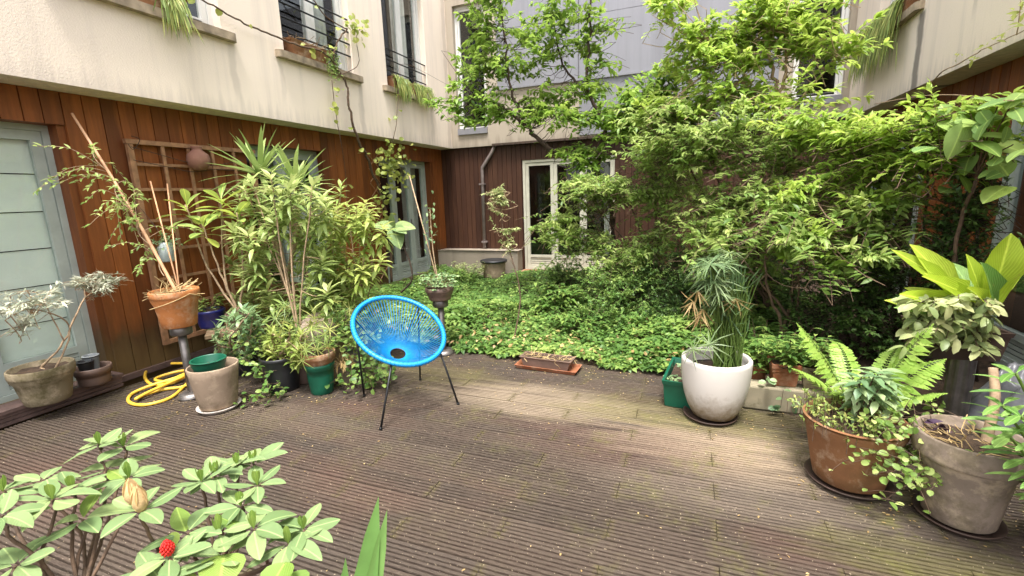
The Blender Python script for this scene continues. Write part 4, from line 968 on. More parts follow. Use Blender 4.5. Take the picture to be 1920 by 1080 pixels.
# pale euphorbia-like rosette shrub in the centre of the group
def rosette_shrub(name, label, cat, c, pot, heads, stem0, leaf, ratio, mat, per=16, spread=.9, bark='bark_l', rad=.008, kind='lance', e0=1.2, e1=1.5):
    o = potted(name, label, cat, c, *pot) if pot else thing(name, label, cat, c)
    mb = MB(); lv = Leaves(); hs0 = sorted(heads, key=lambda h_: -h_[2]); main = hs0[:max(4, len(heads)//9)]
    nodes = stems(mb, [([stem0+rv()*.02, stem0*.55+h_*.45+rv()*.05-UP*.02, h_], rad*1.5, rad*.7) for h_ in main], 6)
    for h_ in heads:
        if any(h_ is m_ for m_ in main): continue
        lo = nodes[nodes[:, 2] < h_[2]+.05]; nd = lo[np.argmin(((lo-h_)**2).sum(1))] if len(lo) else stem0
        mb.tube(spline([nd, (nd+h_)/2-UP*.02+rv()*.02, h_], 4), np.linspace(rad*.6, rad*.35, 9), 5, False)
    for h_ in heads:
        ax = unit(h_-stem0+UP*.3); tone = rng.random()
        for i in range(per):
            a = i*2.399+rng.random(); e = e0-e1*i/per; d0 = np.array([math.cos(a)*math.cos(e), math.sin(a)*math.cos(e), math.sin(e)])
            lv.add(h_-ax*.008*i, d0*spread+ax*.2+rv()*.1, UP+rv()*.2, rng.uniform(*leaf), rng.uniform(*leaf)*ratio, np.clip(tone*.5+.35*(1-i/per)+rng.normal()*.1, 0, 1), rng.uniform(.2, .7))
    finish(o, mb, lv, kind, mat, bark, 'leaves', 'stem'); return o
c = at(500, 640, Z=.357); c = np.array([c[0]+.25, c[1]+.12, .0])
hd = [A(430+rng.uniform(0, 190), 330+rng.uniform(0, 240), rng.uniform(2.85, 3.25)) for i in range(70)]
rosette_shrub('whorled_shrub', 'many-stemmed shrub with whorls of narrow pale green leaves beside the yucca', 'potted plant', c, (.15, .12, .3, 'brownpl', .01, .04), hd, np.array([c[0], c[1], .3]), (.11, .17), .27, 'lf_loq', 17, rad=.006, e0=.95, e1=1.5)
c = np.array([-2.95, 3.45, 0]); hd = [A(600+rng.uniform(0, 130)*rng.random()**.3, 370+rng.uniform(0, 190), rng.uniform(3.2, 3.6)) for i in range(62)]
rosette_shrub('yellow_shrub', 'bushy shrub with drooping yellow-green leaves left of the glazed door', 'potted plant', c, (.17, .13, .32, 'terra', .01, .04), hd, np.array([c[0], c[1], .32]), (.09, .14), .34, 'lf_yel', 14, e0=.6, e1=1.5, rad=.005)
c = at(545, 470, Y=3.4); c = np.array([c[0], c[1]+.12, 0]); hd = [A(500+rng.uniform(0, 150), 340+rng.uniform(0, 160), rng.uniform(3.5, 3.9)) for i in range(40)]
rosette_shrub('leafy_shrub', 'deeper green shrub filling in behind the yucca trunks', 'potted plant', c, (.15, .12, .3, 'terra', .01, .04), hd, np.array([c[0], c[1], .3]), (.08, .13), .3, 'lf_shrub', 16)
# blue-green leafy plant behind the taupe pot
c = at(440, 712, Z=0)+np.array([-.05, .18, 0]); hd = [at(400+rng.uniform(0, 85), 570+rng.uniform(0, 110), Y=rng.uniform(2.5, 2.75)) for i in range(30)]
rosette_shrub('blue_green_plant', 'potted plant with soft blue-green leaves behind the taupe pot', 'potted plant', c, (.12, .1, .2, 'blackpl', .006, .03), hd, c+UP*.2, (.06, .1), .42, 'lf_euph', 10)
# black pot with yellow-green plant
c = at(532, 728, Z=0); o = c; hd = [at(495+rng.uniform(0, 80), 615+rng.uniform(0, 60), Y=rng.uniform(2.5, 2.75)) for i in range(36)]
rosette_shrub('black_pot', 'black plastic pot with yellow-green foliage left of the green pot', 'potted plant', c, (.15, .12, .29, 'blackpl', .006, .03), hd, c+UP*.26, (.05, .09), .34, 'lf_yel', 12)
# green pot with clay pot nested and grassy plant
c = at(605, 734, Z=0); potted('tall_green_pot', 'tall green plastic pot with a clay pot set in its mouth', 'pot', c, .115, .085, .25, 'greenpl', .006, .03, .06)
c2 = c+UP*.2; o = potted('nested_clay_pot', 'clay pot of umbrella sedge resting inside the tall green pot', 'potted plant', c2, .13, .1, .14, 'terra', .006, .05, .02); mb = MB(); lv = Leaves()
def umbrella(mb, lv, s0, tip, n, L, W=.008, dr=.35, tone=None, r=.003):
    k = np.linspace(0, 1, 6)[:, None]; s0 = np.asarray(s0); tip = np.asarray(tip); mid = s0*.5+tip*.5; mid[2] = s0[2]*.3+tip[2]*.7; mid[:2] = s0[:2]*.65+tip[:2]*.35
    path = (1-k)**2*s0+2*k*(1-k)*mid+k*k*tip; mb.tube(path, r, 4, False); ax = unit(path[-1]-path[-2]); A_ = unit(np.cross(ax, rv())); Bq = np.cross(ax, A_); tn = rng.random() if tone is None else tone
    for i in range(n):
        a = i*6.283/n+rng.normal()*.1; d = A_*math.cos(a)+Bq*math.sin(a)+ax*rng.uniform(-.1, .45)
        lv.add(tip, d, ax+rv()*.1, L*rng.uniform(.7, 1.1), W, np.clip(tn+rng.normal()*.1, 0, 1), dr)
for i in range(16):
    t_ = c2+np.array([rng.normal()*.14, rng.normal()*.12, .16+.2*rng.random()]); umbrella(mb, lv, c2+UP*.12+rv()*.02, t_, 9, .1)
umbrella(mb, lv, c2+UP*.12, at(608, 720, Z=.05), 7, .12, .006, .2, .8); umbrella(mb, lv, c2+UP*.12, at(566, 676, Y=2.35), 8, .12, .006, .2, .7)
finish(o, mb, lv, 'needle', 'lf_grass', 'lf_grass', 'leaves', 'stem')
# yellow-green sedges massed behind the chair
for lab, px, py, Y, n, sp in [('pale umbrella sedge clump left of the blue chair', 640, 600, 3.2, 44, .28), ('straw coloured sedge arching over the bench', 545, 590, 3.0, 26, .2)]:
    p = at(px, py, Y=Y); c = np.array([p[0], p[1], .0]); o = potted('sedge_pot', lab, 'potted plant', c, .14, .11, .24, 'greypl', .006, .03, .02, 'sedge pots'); mb = MB(); lv = Leaves()
    for i in range(n):
        t_ = c+np.array([rng.normal()*sp, rng.normal()*sp*.7, rng.uniform(.35, .72)]); umbrella(mb, lv, c+UP*.22+np.array([rng.normal()*.04, rng.normal()*.04, 0]), t_, 10, .16, .007)
    finish(o, mb, lv, 'needle', 'lf_grass', 'lf_grass', 'leaves', 'stem')
# grey upturned pot
c = at(600, 622, Y=3.0); b = MB(); b.lathe([(.17, 0), (.168, .03), (.145, .2), (.12, .23), (0, .235)], k=32); o2 = b.build('upturned_pot', 'greypot', None, True); o2.location = (c[0], c[1], .3); o2.rotation_euler = (.35, .3, 0); tag(o2, 'upturned grey pot leaning among the sedge leaves', 'pot')
b = MB(); b.box((-.16, -.1, 0), (.16, .1, .3)); o2 = b.build('timber_block', 'bench'); o2.location = (c[0], c[1], .003); tag(o2, 'timber block under the upturned grey pot', 'block')
# small square grey pot with dead plant
c = at(645, 716, Z=0); o = potted('square_pot', 'small square pale pot with dead brown leaves beside the chair', 'potted plant', c, .085, .065, .15, 'greypot', .004, .02, .02, k=4, rz=.5); mb = MB(); lv = Leaves()
for i in range(40):
    d = np.array([rng.normal(), rng.normal(), .8]); p = c+UP*.14; t_ = p+unit(d)*.12; mb.tube([p, t_], .002, 3, False); lv.add(t_, unit(d*np.array([1, 1, 0])-UP*.8), UP+rv(), .09, .02, None, .4)
finish(o, mb, lv, 'lance', 'lf_dry', 'straw', 'dead_leaves', 'stem')
o.rotation_euler = (0, 0, 0)
# ivy and weeds trailing on the deck around the left pots
def ivy(label, pts, n, leaf=(.03, .05), mat='lf_cover', name='ivy', up=1., wob=.06):
    root = thing(name, label, 'ivy', pts[0]); mb = MB(); lv = Leaves()
    for i in range(n):
        p = np.asarray(pts[rng.integers(len(pts))])+np.array([rng.normal()*wob, rng.normal()*wob, abs(rng.normal())*wob*.8]); q = p+rv()*np.array([.07, .07, .05])
        mb.tube([p, (p+q)/2+UP*.01, q], .0015, 3, False)
        for j in range(3):
            L = rng.uniform(*leaf); lv.add(p+(q-p)*j/2, unit(rv()*np.array([1, 1, .4])), UP*up+rv()*.35+np.array([0, -.5, 0]), L, L*.75, None, .2)
    finish(root, mb, lv, 'oval', mat, 'bark', 'leaves', 'stem'); return root
ivy('trailing ivy with round leaves hanging beside the black pot', [at(x, y, Y=Y) for x, y, Y in [(480, 690, 2.5), (490, 705, 2.5), (470, 660, 2.5), (500, 720, 2.45), (505, 740, 2.42), (475, 680, 2.55)]], 46)
ivy('leafy weeds spilling out between the green pot and the chair', [at(x, y, Y=Y) for x, y, Y in [(640, 640, 2.9), (665, 650, 2.95), (690, 690, 2.9), (650, 620, 3.0), (675, 715, 2.85), (700, 720, 2.85), (620, 600, 3.0), (680, 660, 2.95)]], 190, (.03, .055), wob=.09)
ivy('dark leaves filling the gap under the bench', [at(x, y, Y=Y) for x, y, Y in [(470, 650, 2.9), (500, 640, 3.0), (560, 650, 3.0), (590, 640, 3.0), (540, 620, 3.0), (620, 560, 3.3), (680, 580, 3.4), (700, 600, 3.3)]], 170, (.04, .06), 'lf_shrub', wob=.1)
c = at(858, 605, Y=5.6)
# big soft leaves on a bent dark stem near the glazed door
root = thing('seedling_tree', 'bent dark stem with a few broad pale leaves before the glazed door', 'plant', at(755, 545, Y=4.9)); mb = MB()
P = [at(752, 548, Y=4.9), at(772, 525, Y=4.9), at(768, 490, Y=4.9), at(752, 455, Y=4.9), at(738, 425, Y=4.9)]; q = spline(P, 8); mb.tube(q, np.linspace(.014, .007, len(q)), 7); wc(mb.build('stem', 'bark_d', root, True), root); R0 = np.array(root.location)
for d, L, W in (((.35, -.3, -.55), .3, .2), ((1, -.2, .1), .32, .16), ((-.9, -.2, .2), .3, .14), ((.2, -.5, .6), .2, .1), ((.8, -.4, -.1), .26, .12)):
    big_leaf(root, P[-1], d, (.2, -.6, .6), L, W, 'broad', 'lo_rhodo', .3, .2, base=R0)
for lab, px in (('small red-brown bowl behind the blue chair, larger of the two', 742), ('small red-brown bowl partly hidden by the blue chair rim', 705)):
    c = at(px, 556, Y=4.4); o2 = potted('clay_bowl', lab, 'pot', (c[0], c[1], bedh(c[0], c[1])+.02), .1, .07, .1, 'terra_red', .008, .02, .03, 'clay bowls behind the chair')

# ------------------------------------------------------------------ trellis and things hung on it
tr = thing('wooden_trellis', 'square grid wooden trellis fixed to the orange plank wall', 'trellis', (-4.605, 3.33, .22))
def tb(y0, y1, z0, z1, d0, d1, nm='slat'):
    b = MB(); b.box((d0, y0-3.33, z0-.22), (d1, y1-3.33, z1-.22)); b.build(nm, 'trellis', tr)
tb(2.70, 2.745, .22, 2.04, 0, .035, 'post'); tb(3.92, 3.965, .22, 2.04, 0, .035, 'post'); tb(2.69, 3.98, 2.042, 2.08, 0, .04, 'rail'); tb(2.747, 3.918, .22, .26, 0, .035, 'rail')
for y in (2.98, 3.22, 3.46, 3.70): tb(y, y+.028, .262, 2.04, .018, .032)
for z_ in (.55, .82, 1.09, 1.36, 1.64, 1.86): tb(2.747, 3.918, z_, z_+.026, .002, .016)
c = at(372, 300, X=-4.5); b = MB(); b.lathe([(0, -.10), (.05, -.095), (.09, -.05), (.102, 0), (.09, .05), (.05, .085), (.04, .1), (.05, .115), (.052, .125), (.036, .122), (.03, .09), (0, .09)], k=28); o2 = b.build('clay_jug', 'clay', None, True); o2.location = c; tag(o2, 'round pinkish clay jug hung in wire on the trellis top', 'jug')
root = thing('wire_hanger', 'rusty wire looped along the top of the trellis around the jug', 'wire', at(250, 280, X=-4.55)); b = MB()
for P in ([(245, 275), (300, 290), (355, 305), (400, 310), (455, 300)], [(250, 300), (310, 312), (360, 322), (400, 318), (440, 320)], [(246, 255), (262, 262), (250, 280), (240, 270)]):
    b.tube(spline([at(x, y, X=-4.52) for x, y in P], 6), .003, 5)
wc(b.build('wire', 'bark_d', root, True), root)
# glass jar lantern with small plant
c = at(316, 490, X=-4.25); b = MB(); b.lathe([(0, 0), (.055, 0), (.06, .01), (.06, .13), (.045, .15), (.045, .165), (.04, .165), (.04, .15), (.054, .128), (.054, .012), (0, .008)], k=24)
MT['jarglass'] = m_plain('frosted_glass', lin(150, 160, 158), .25, 0, .1, 10, .05); o = thing('hanging_jar', 'greenish glass jar with a small trailing plant hung at the trellis', 'jar', c); b.build('jar', 'jarglass', o, True)
tw = MB(); lv = Leaves()
for i in range(46):
    a = rng.random()*6.28; r_ = rng.random()*.13; t_ = c+np.array([r_*math.cos(a), r_*math.sin(a), .17+.08*rng.random()-r_*.6]); tw.tube([c+UP*.15, t_], .0015, 3, False)
    for q in range(3): lv.add(t_, rv(), UP+rv()*.3, .03, .018, None, .2)
finish(o, tw, lv, 'simple', 'lf_euph', 'bark', 'leaves', 'stem')
b = MB(); b.tube([c+UP*.16+np.array([.04, 0, 0]), np.array([-4.57, c[1], c[2]+.55])], .0015, 4); wc(b.build('hanging_wire', 'rail', o), o)

# ------------------------------------------------------------------ window boxes and the wall vine
def hang(root, mb, lv, pts, n, L, mat):
    for i in range(n):
        p = np.asarray(pts[0])+(np.asarray(pts[1])-np.asarray(pts[0]))*rng.random()+rv()*.015; out_ = np.asarray(pts[2]); l_ = L*rng.uniform(.5, 1.1)
        k = np.linspace(0, 1, 6)[:, None]; q = p+out_*.1+UP*.06; e = p+out_*(.1+.06*rng.random())-UP*l_+rv()*np.array([.03, .05, .02])
        path = (1-k)**2*p+2*k*(1-k)*q+k*k*e
        for a_, b_ in zip(path[:-1], path[1:]): lv.add(a_, b_-a_, out_+rv()*.3, np.linalg.norm(b_-a_)*1.15, .010, None, 0.)
for lab, Xp, y0, y1, sgn, hz_, grass in [
    ('long terracotta window box with dry twigs on the middle left sill', -4.37, 4.40, 5.02, 1, 3.145, 0), ('short terracotta box with hanging grass on the left sill nearest the corner', -4.37, 6.35, 6.70, 1, 3.145, 1),
    ('brown window box of hanging grass at the right end of the corner sill', -4.37, 6.9, 7.36, 1, 3.145, 1), ('terracotta window box with pale hanging grass on the nearest left sill', -4.37, 2.75, 3.25, 1, 3.145, 3), ('small terracotta box with hanging grass on the right wing sill', 2.02, 6.24, 7.0, -1, 3.205, 2)]:
    o = trough('window_box', lab, 'window box', (Xp, (y0+y1)/2, hz_), y1-y0, .17, .17, 'terra', rz=math.pi/2, group='terracotta window boxes'); cy_ = (y0+y1)/2
    if not grass: 
        b = MB()
        for i in range(80):
            p = np.array([rng.uniform(-.28, .3), rng.normal()*.04, .15]); d = unit(rv()*np.array([1, 1, .3])+UP*.25); b.tube([p, p+d*.08+rv()*.01, p+d*.16+rv()*.02], .003, 3, False)
        tag(b.build('dry_twigs', 'bark_l', o), kind='stuff')
        lv = Leaves(); mb = MB()
        for i in range(160):
            p = np.array([-4.24, 5.0+rng.normal()*.06, 3.28-abs(rng.normal())*.14]); lv.add(p, unit(rv()-UP*.5), np.array([1, -.3, .3])+rv()*.3, .04, .02, None, .2)
        f = lv.build('foliage', 'simple', 'lf_shrub', o); f.parent = o; f.matrix_parent_inverse = Matrix.Rotation(-math.pi/2, 4, 'Z') @ Matrix.Translation((-Xp, -cy_, -hz_))
    else:
        lv = Leaves(); mb = MB(); a, b_ = {1: (y0, y1), 2: (y0+.1, y1+.55), 3: (2.98, 3.16)}[grass]
        hang(o, mb, lv, [(Xp+sgn*.06, a, hz_+.15), (Xp+sgn*.06, b_, hz_+.15), (sgn, -.25, 0)], {1: 120, 2: 420, 3: 70}[grass], {1: .34, 2: .62, 3: .34}[grass], None)
        f = lv.build('hanging_grass', 'needle', 'lf_grass', o); f.matrix_parent_inverse = Matrix.Rotation(-math.pi/2, 4, 'Z') @ Matrix.Translation((-Xp, -cy_, -hz_))
# wall vine
XV = -4.24
vp = lambda x, y, X=XV: at(x, y, X=X)
root = thing('wall_vine', 'gnarled bare grape vine climbing the left wing past the window sills', 'vine', vp(735, 530, -4.4)); mb = MB()
main = [vp(735, 530, -4.5), vp(730, 430, -4.5), vp(712, 360, -4.45), vp(690, 300, -4.35), vp(672, 262), vp(655, 205), vp(652, 165), vp(640, 140), vp(625, 115), vp(632, 80), vp(650, 55)]
paths = [(main, .022, .009), ([vp(630, 120), vp(600, 95), vp(560, 85), vp(500, 62), vp(450, 40), vp(400, 10), vp(340, -15)], .012, .007), ([vp(650, 55), vp(610, 30), vp(575, -20)], .009, .006), ([vp(640, 140), vp(672, 120), vp(668, 70), vp(680, 50)], .006, .003),
         ([vp(622, 150), vp(630, 215), vp(640, 270), vp(648, 330, -4.4), vp(650, 400, -4.45)], .005, .003), ([vp(745, 200), vp(742, 240), vp(728, 290, -4.4), vp(715, 330, -4.45)], .006, .004), ([vp(745, 200), vp(750, 150), vp(760, 120), vp(850, 165, -3.9)], .004, .002)]
nodes = stems(mb, paths, 7); lv = Leaves()
for i in range(300):
    k = rng.random()
    if k < .6: p = vp(735+rng.normal()*17, 305+rng.normal()*24, -4.35+rng.normal()*.08)
    elif k < .8: p = vp(725+rng.normal()*12, 380+rng.normal()*35, -4.4+rng.normal()*.06)
    elif k < .9: p = vp(668+rng.normal()*12, 48+rng.normal()*14, XV+.03)
    elif k < .93: p = vp(628+rng.normal()*4, 190+rng.normal()*40, XV+.03)
    else: p = nodes[rng.integers(len(nodes))]+rv()*.03
    L = rng.uniform(.05, .09); lv.add(p, unit(rv()*np.array([.4, 1, .5])-UP*.3), np.array([.6, -.5, .9])+rv()*.45, L, L*.9, None, .2)
finish(root, mb, lv, 'oval', 'lf_vine', 'bark', 'leaves', 'stem')
# diamond lattice strip beside the glazed door
root = thing('lattice_strip', 'narrow diamond lattice beside the left glazed door', 'trellis', (-4.6, 6.1, .1))
for i in range(9):
    for sgn in (-1, 1):
        b = MB(); z0 = .12+i*.22; b.tube([(.004+.009*(sgn > 0), -.12*sgn, z0), (.004+.009*(sgn > 0), .12*sgn, z0+.2)], .008, 4); b.build('slat', 'trellis', root)
# right creeper along the overhang
root = thing('right_creeper', 'thin creeper shoot running up along the right overhang edge', 'vine', at(1735, 170, X=1.9)); mb = MB(); lv = Leaves()
P = [at(x, y, X=1.93) for x, y in [(1728, 180), (1760, 140), (1800, 118), (1850, 90), (1890, 72), (1930, 52)]]; nodes = stems(mb, [(P, .006, .003), ([at(1906, 66, X=1.92), at(1912, 30, X=1.9), at(1914, -5, X=1.9)], .004, .002), ([at(1640, 195, X=1.8), at(1750, 178, X=1.8), at(1900, 190, X=1.6)], .005, .003)], 5)
for (x, y) in [(1798, 100), (1848, 80), (1868, 68), (1880, 66), (1905, 30), (1912, 40), (1908, 15), (1914, 0), (1820, 108)]:
    p = at(x, y+6, X=1.9)
    for i in range(5): L = rng.uniform(.04, .08); lv.add(p+rv()*.01, unit(rv()*np.array([.5, 1, .4])+UP*.2), np.array([-.6, -.4, .8])+rv()*.3, L, L*.35, .7, .3)
finish(root, mb, lv, 'lance', 'lf_vine', 'bark_l', 'leaves', 'stem')
# large-leaved climber on the right
c0 = np.array([1.75, 3.95, .05]); root = thing('big_leaf_climber', 'climber with very broad round green leaves at the right edge', 'vine', c0); mb = MB()
tips = [at(x, y, Y=Y) for x, y, Y in [(1790, 250, 3.9), (1850, 240, 3.7), (1760, 205, 4.0), (1830, 300, 3.9), (1870, 200, 3.7), (1900, 270, 3.6), (1745, 300, 4.1), (1880, 330, 3.7), (1905, 180, 3.6), (1780, 330, 4.0), (1820, 215, 3.8)]]
jn = at(1830, 330, Y=3.9); stems(mb, [([c0, at(1790, 480, Y=3.95), jn], .015, .01)]+[([jn, (jn+t)/2+UP*.03, t], .006, .003) for t in tips]); wc(mb.build('stem', 'bark', root, True), root)
for i, t in enumerate(tips):
    for j in range(4):
        d = unit(np.array([rng.normal()*.8, -.5+rng.normal()*.4, -.15+.3*rng.normal()])); L = rng.uniform(.15, .24) if j == 0 else rng.uniform(.08, .15)
        big_leaf(root, t+rv()*.05, d, np.array([0, -.25, .9])+rv()*.35, L, L*(.62 if i % 3 else .8), 'broad' if (i+j) % 3 else 'oblan', 'lo_vine' if j else ('lo_fresh' if i % 2 else 'lo_vine'), .25, .1, base=c0)

# ------------------------------------------------------------------ right foreground
# planter with tray at the bed edge
c = at(1030, 692, Z=.0); c = np.array([-1.12, 3.67, 0]); RZ = -.06
o = thing('planter_tray', 'shallow terracotta-coloured plastic tray under the empty trough', 'tray', (c[0], c[1], .004), rz=RZ); b = MB(); L, W = .56, .2
def rg(l, w_, z): return [(-l/2, -w_/2, z), (l/2, -w_/2, z), (l/2, w_/2, z), (-l/2, w_/2, z)]
V = rg(L*.93, W*.85, 0)+rg(L, W, .032)+rg(L-.02, W-.02, .032)+rg(L*.9, W*.8, .008)
b.add(V, [(3, 2, 1, 0)]+[(i*4+q, i*4+(q+1) % 4, (i+1)*4+(q+1) % 4, (i+1)*4+q) for i in range(3) for q in range(4)]+[(12, 13, 14, 15)]); b.build('tray', 'terra_red', o)
o = trough('empty_trough', 'long brown planting trough with dry soil at the bed edge', 'planter', (c[0]-.01, c[1]+.015, .015), .46, .15, .088, 'brownpl', rz=RZ); b = MB()
for i in range(50):
    p = np.array([rng.uniform(-.2, .2), rng.normal()*.03, .08]); d = unit(rv()*np.array([1, 1, .3])+UP*.2); b.tube([p, p+d*.04, p+d*.08+rv()*.02], .002, 3, False)
tag(b.build('dry_stalks', 'straw', o), kind='stuff')
# green planter
o = trough('green_planter', 'dark green plastic trough half hidden behind the white pot', 'planter', (-.02, 3.42, .004), .5, .2, .2, 'greenpl', rz=math.pi/2-.1)
lv = Leaves()
for i in range(60): lv.add((rng.uniform(-.2, .2), rng.normal()*.05, .17), unit(rv()*np.array([1, 1, .5])), UP+rv()*.3, .04, .02, None, .2)
tag(lv.build('weeds', 'oval', 'lf_euph', o), kind='stuff')
# white pot with papyrus
WP = np.array([.185, 3.14, .022]); saucer('dark plastic saucer under the round white pot', (WP[0]-.02, WP[1], .002), .17, 'saucerd')
o = thing('white_pot', 'round white glazed pot with umbrella papyrus', 'potted plant', WP)
b = MB(); b.lathe([(0, 0), (.11, 0), (.135, .012), (.165, .07), (.19, .15), (.206, .24), (.212, .32), (.214, .375), (.213, .392), (.205, .401), (.194, .401), (.187, .392), (.186, .36), (.18, .25), (0, .25)], k=48); b.build('pot', 'whitepot', o, True)
s_ = MB(); s_.lathe([(.184, .315), (.1, .325), (0, .33)], k=24); s_.build('soil', 'soil', o, True)
mb = MB(); lv = Leaves(); dl = Leaves()
for i in range(95):
    a = rng.random()*6.28; r_ = .09*rng.random()**.5; s0 = WP+np.array([.07+r_*math.cos(a), r_*math.sin(a), .32]); t_ = WP+np.array([.07, 0, .32])+np.array([rng.normal()*.045+.03, rng.normal()*.045, rng.uniform(.25, .6)])
    mb.tube([s0, s0*.4+t_*.6+rv()*.015, t_], .0035, 4, False)
    lv.add(t_, unit(rv()*.4+UP), rv(), rng.uniform(.08, .18), .008, rng.random()*.4, .15)
for i in range(24):
    tip = at(1343+rng.normal()*12, 522+rng.normal()*32, Y=3.1+rng.normal()*.05); umbrella(mb, lv, WP+np.array([.05+rng.normal()*.04, rng.normal()*.04, .32]), tip, 15, .145, .0085, .4, rng.uniform(.4, .9), .0035)
for px, py in [(1300, 565), (1312, 590), (1308, 545), (1318, 580), (1380, 560)]:
    tip = at(px, py, Y=3.05); dn = 12
    for i in range(dn): dl.add(tip, unit(rv()*.5-UP*.9), rv(), .13, .008, None, .2)
    mb.tube(spline([WP+np.array([.03, 0, .35]), (WP+tip)/2+UP*.25, tip], 5), .003, 4, False)
for px, py in [(1300, 655), (1330, 645)]:
    umbrella(mb, lv, WP+np.array([.02, -.03, .32]), at(px, py, Y=2.95), 12, .14, .008, .4, .8)
finish(o, mb, lv, 'needle', 'lf_pap', 'lf_grass', 'leaves', 'stalks'); wc(dl.build('dry_leaves', 'needle', 'lf_dry', o), o)
# kerb block and pots on it
b = MB(); b.box((.38, 3.33, .002), (1.0, 3.47, .17)); kb = b.build('kerb_block', 'kerb'); tag(kb, 'mossy concrete kerb block behind the white pot', 'kerb')
md = kb.modifiers.new('bevel', 'BEVEL'); md.width = .012; md.segments = 2
for nm, lab, c, rt, rb, h, k, rz in [('clay_pot', 'small round terracotta pot next to the white pot on the kerb', (.475, 3.56, .09), .075, .06, .16, 24, 0), ('square_clay_pot', 'square terracotta pot with moulded rim on the kerb', (.625, 3.44, .173), .125, .095, .16, 4, math.pi/4+.05), ('stone_pot', 'mossy stone pot at the right end of the kerb', (.80, 3.43, .173), .11, .08, .15, 4, math.pi/4-.1)]:
    o = potted(nm, lab, 'potted plant', c, rt, rb, h, 'terra_red' if 'clay' in nm else 'stonepot', .008, .035, .015, 'pots along the kerb', k=k); c = np.array(c)
    o.rotation_euler = (0, 0, rz)
    tw = MB(); lv = Leaves()
    for i in range(26):
        a = rng.random()*6.28; t_ = c+np.array([.12*math.cos(a)*rng.random(), .1*math.sin(a), h+.04+.16*rng.random()]); tw.tube([c+UP*(h-.02), t_], .002, 3, False)
        for q in range(7): lv.add(t_-UP*.012*q, np.array([math.cos(q*2.4+a), math.sin(q*2.4+a), .25]), UP, rng.uniform(.05, .08), .026, None, .35)
    wcs = [tag(tw.build('stem', 'bark', o), kind='stuff'), lv.build('leaves', 'lance', 'lf_cover', o)]
    for ch in wcs: ch.matrix_parent_inverse = (Matrix.Translation(o.location) @ Matrix.Rotation(rz, 4, 'Z')).inverted()
ivy('few pale leaves trailing down the kerb face', [at(x, y, Y=3.28) for x, y in [(1460, 735), (1490, 745), (1470, 775), (1440, 722), (1500, 735)]], 7, (.04, .06), 'lf_euph')
# fern
FB = np.array([.93, 2.95, .12]); o = potted('fern', 'large lacy fern with long bright fronds behind the terracotta pot', 'potted plant', (FB[0], FB[1], .003), .13, .1, .2, 'blackpl', .006, .03, .02)
def frond(root, base, tip, arch, W, mat='fern'):
    base = np.asarray(base); tip = np.asarray(tip); ln = np.linalg.norm(tip-base); mid = base*.45+tip*.55+UP*arch; n = 30; k = np.linspace(0, 1, n)[:, None]
    path = (1-k)**2*base+2*k*(1-k)*mid+k*k*tip; side0 = unit(np.cross(unit(tip-base), UP)); lv = Leaves(); mb = MB(); mb.tube(path[::3], np.linspace(.004, .0012, len(path[::3])), 4, False)
    for i in range(4, n-1):
        tg = unit(path[i+1]-path[i]); f = i/n; wl = W*math.sin(math.pi*min(1, .12+f*.88))**.75*(1-.35*f)*(1 if f < .75 else (1-f)/.25+.06); nr = unit(np.cross(side0, tg)); nr = nr if nr[2] > 0 else -nr
        for s_ in (-1, 1):
            d = unit(side0*s_+tg*.35-UP*.12+rv()*.05); lv.add(path[i], d, nr+rv()*.08, wl, .022+.012*(wl/W), rng.random()*.6+.35, .22)
            m_ = 5          # toothed edge: small lobes along each pinna
            for q in range(1, m_):
                for e_ in (-1, 1):
                    lv.add(path[i]+d*wl*q/m_-nr*.22*wl*(q/m_)**2, unit(np.cross(nr, d)*e_+d*.5), nr, .013*(1-q/m_*.5)*(wl/W+.2), .012, rng.random()*.6+.2, .1)
    f_ = lv.build('frond', 'simple', mat, root, .15); wc(f_, root); r_ = mb.build('midrib', 'lf_grass', f_)
    return f_
for (x, y, Y), ar, W in [((1492, 604, 3.05), .1, .19), ((1752, 604, 2.95), .07, .19), ((1482, 690, 2.75), .1, .14), ((1778, 738, 2.75), .1, .15), ((1776, 672, 3.0), .1, .16), ((1690, 650, 3.3), .22, .09), ((1560, 740, 2.6), .12, .08), ((1560, 640, 3.3), .22, .1), ((1640, 745, 2.62), .12, .07)]:
    frond(o, FB+rv()*.02+UP*.06, at(x, y, Y=Y), ar, W)
# big terracotta pot
c = np.array([.80, 2.60, .025]); saucer('dark saucer under the wide terracotta pot', (c[0], c[1], .002), .19, 'saucerd')
o = potted('wide_clay_pot', 'wide terracotta pot with mixed weeds and a glossy seedling', 'potted plant', c, .222, .155, .33, 'terra', .004, .02, .045)
tw = MB(); lv = Leaves(); l2 = Leaves()
for i in range(130):
    a = rng.uniform(1.8, 5.0); t_ = c+np.array([.17*math.cos(a)+rng.normal()*.05, .17*math.sin(a)+rng.normal()*.03, .3+.1*rng.random()]); tw.tube([t_-UP*.08, t_], .0015, 3, False)
    for q in range(4): lv.add(t_, rv(), UP+rv()*.4, rng.uniform(.015, .032), .012, None, .2)
hd = [at(1595+rng.uniform(0, 75), 690+rng.uniform(0, 75), Y=2.6+rng.normal()*.06) for i in range(20)]
for h_ in hd:
    tw.tube(spline([c+UP*.3+np.array([.05, .0, 0]), (c+h_)/2+UP*.12, h_], 4), .003, 4, False); tn = rng.random()
    for q in range(9): a = q*2.4; lv_d = np.array([math.cos(a), math.sin(a), .35-.1*q]); l2.add(h_-UP*.008*q, lv_d, UP, rng.uniform(.06, .1), .036, tn, .3)
tag(wc(tw.build('stem', 'bark', o), o), kind='stuff'); tag(wc(lv.build('weeds', 'simple', 'lf_grass', o), o), kind='stuff'); wc(l2.build('leaves', 'lance', 'lf_euph', o), o)
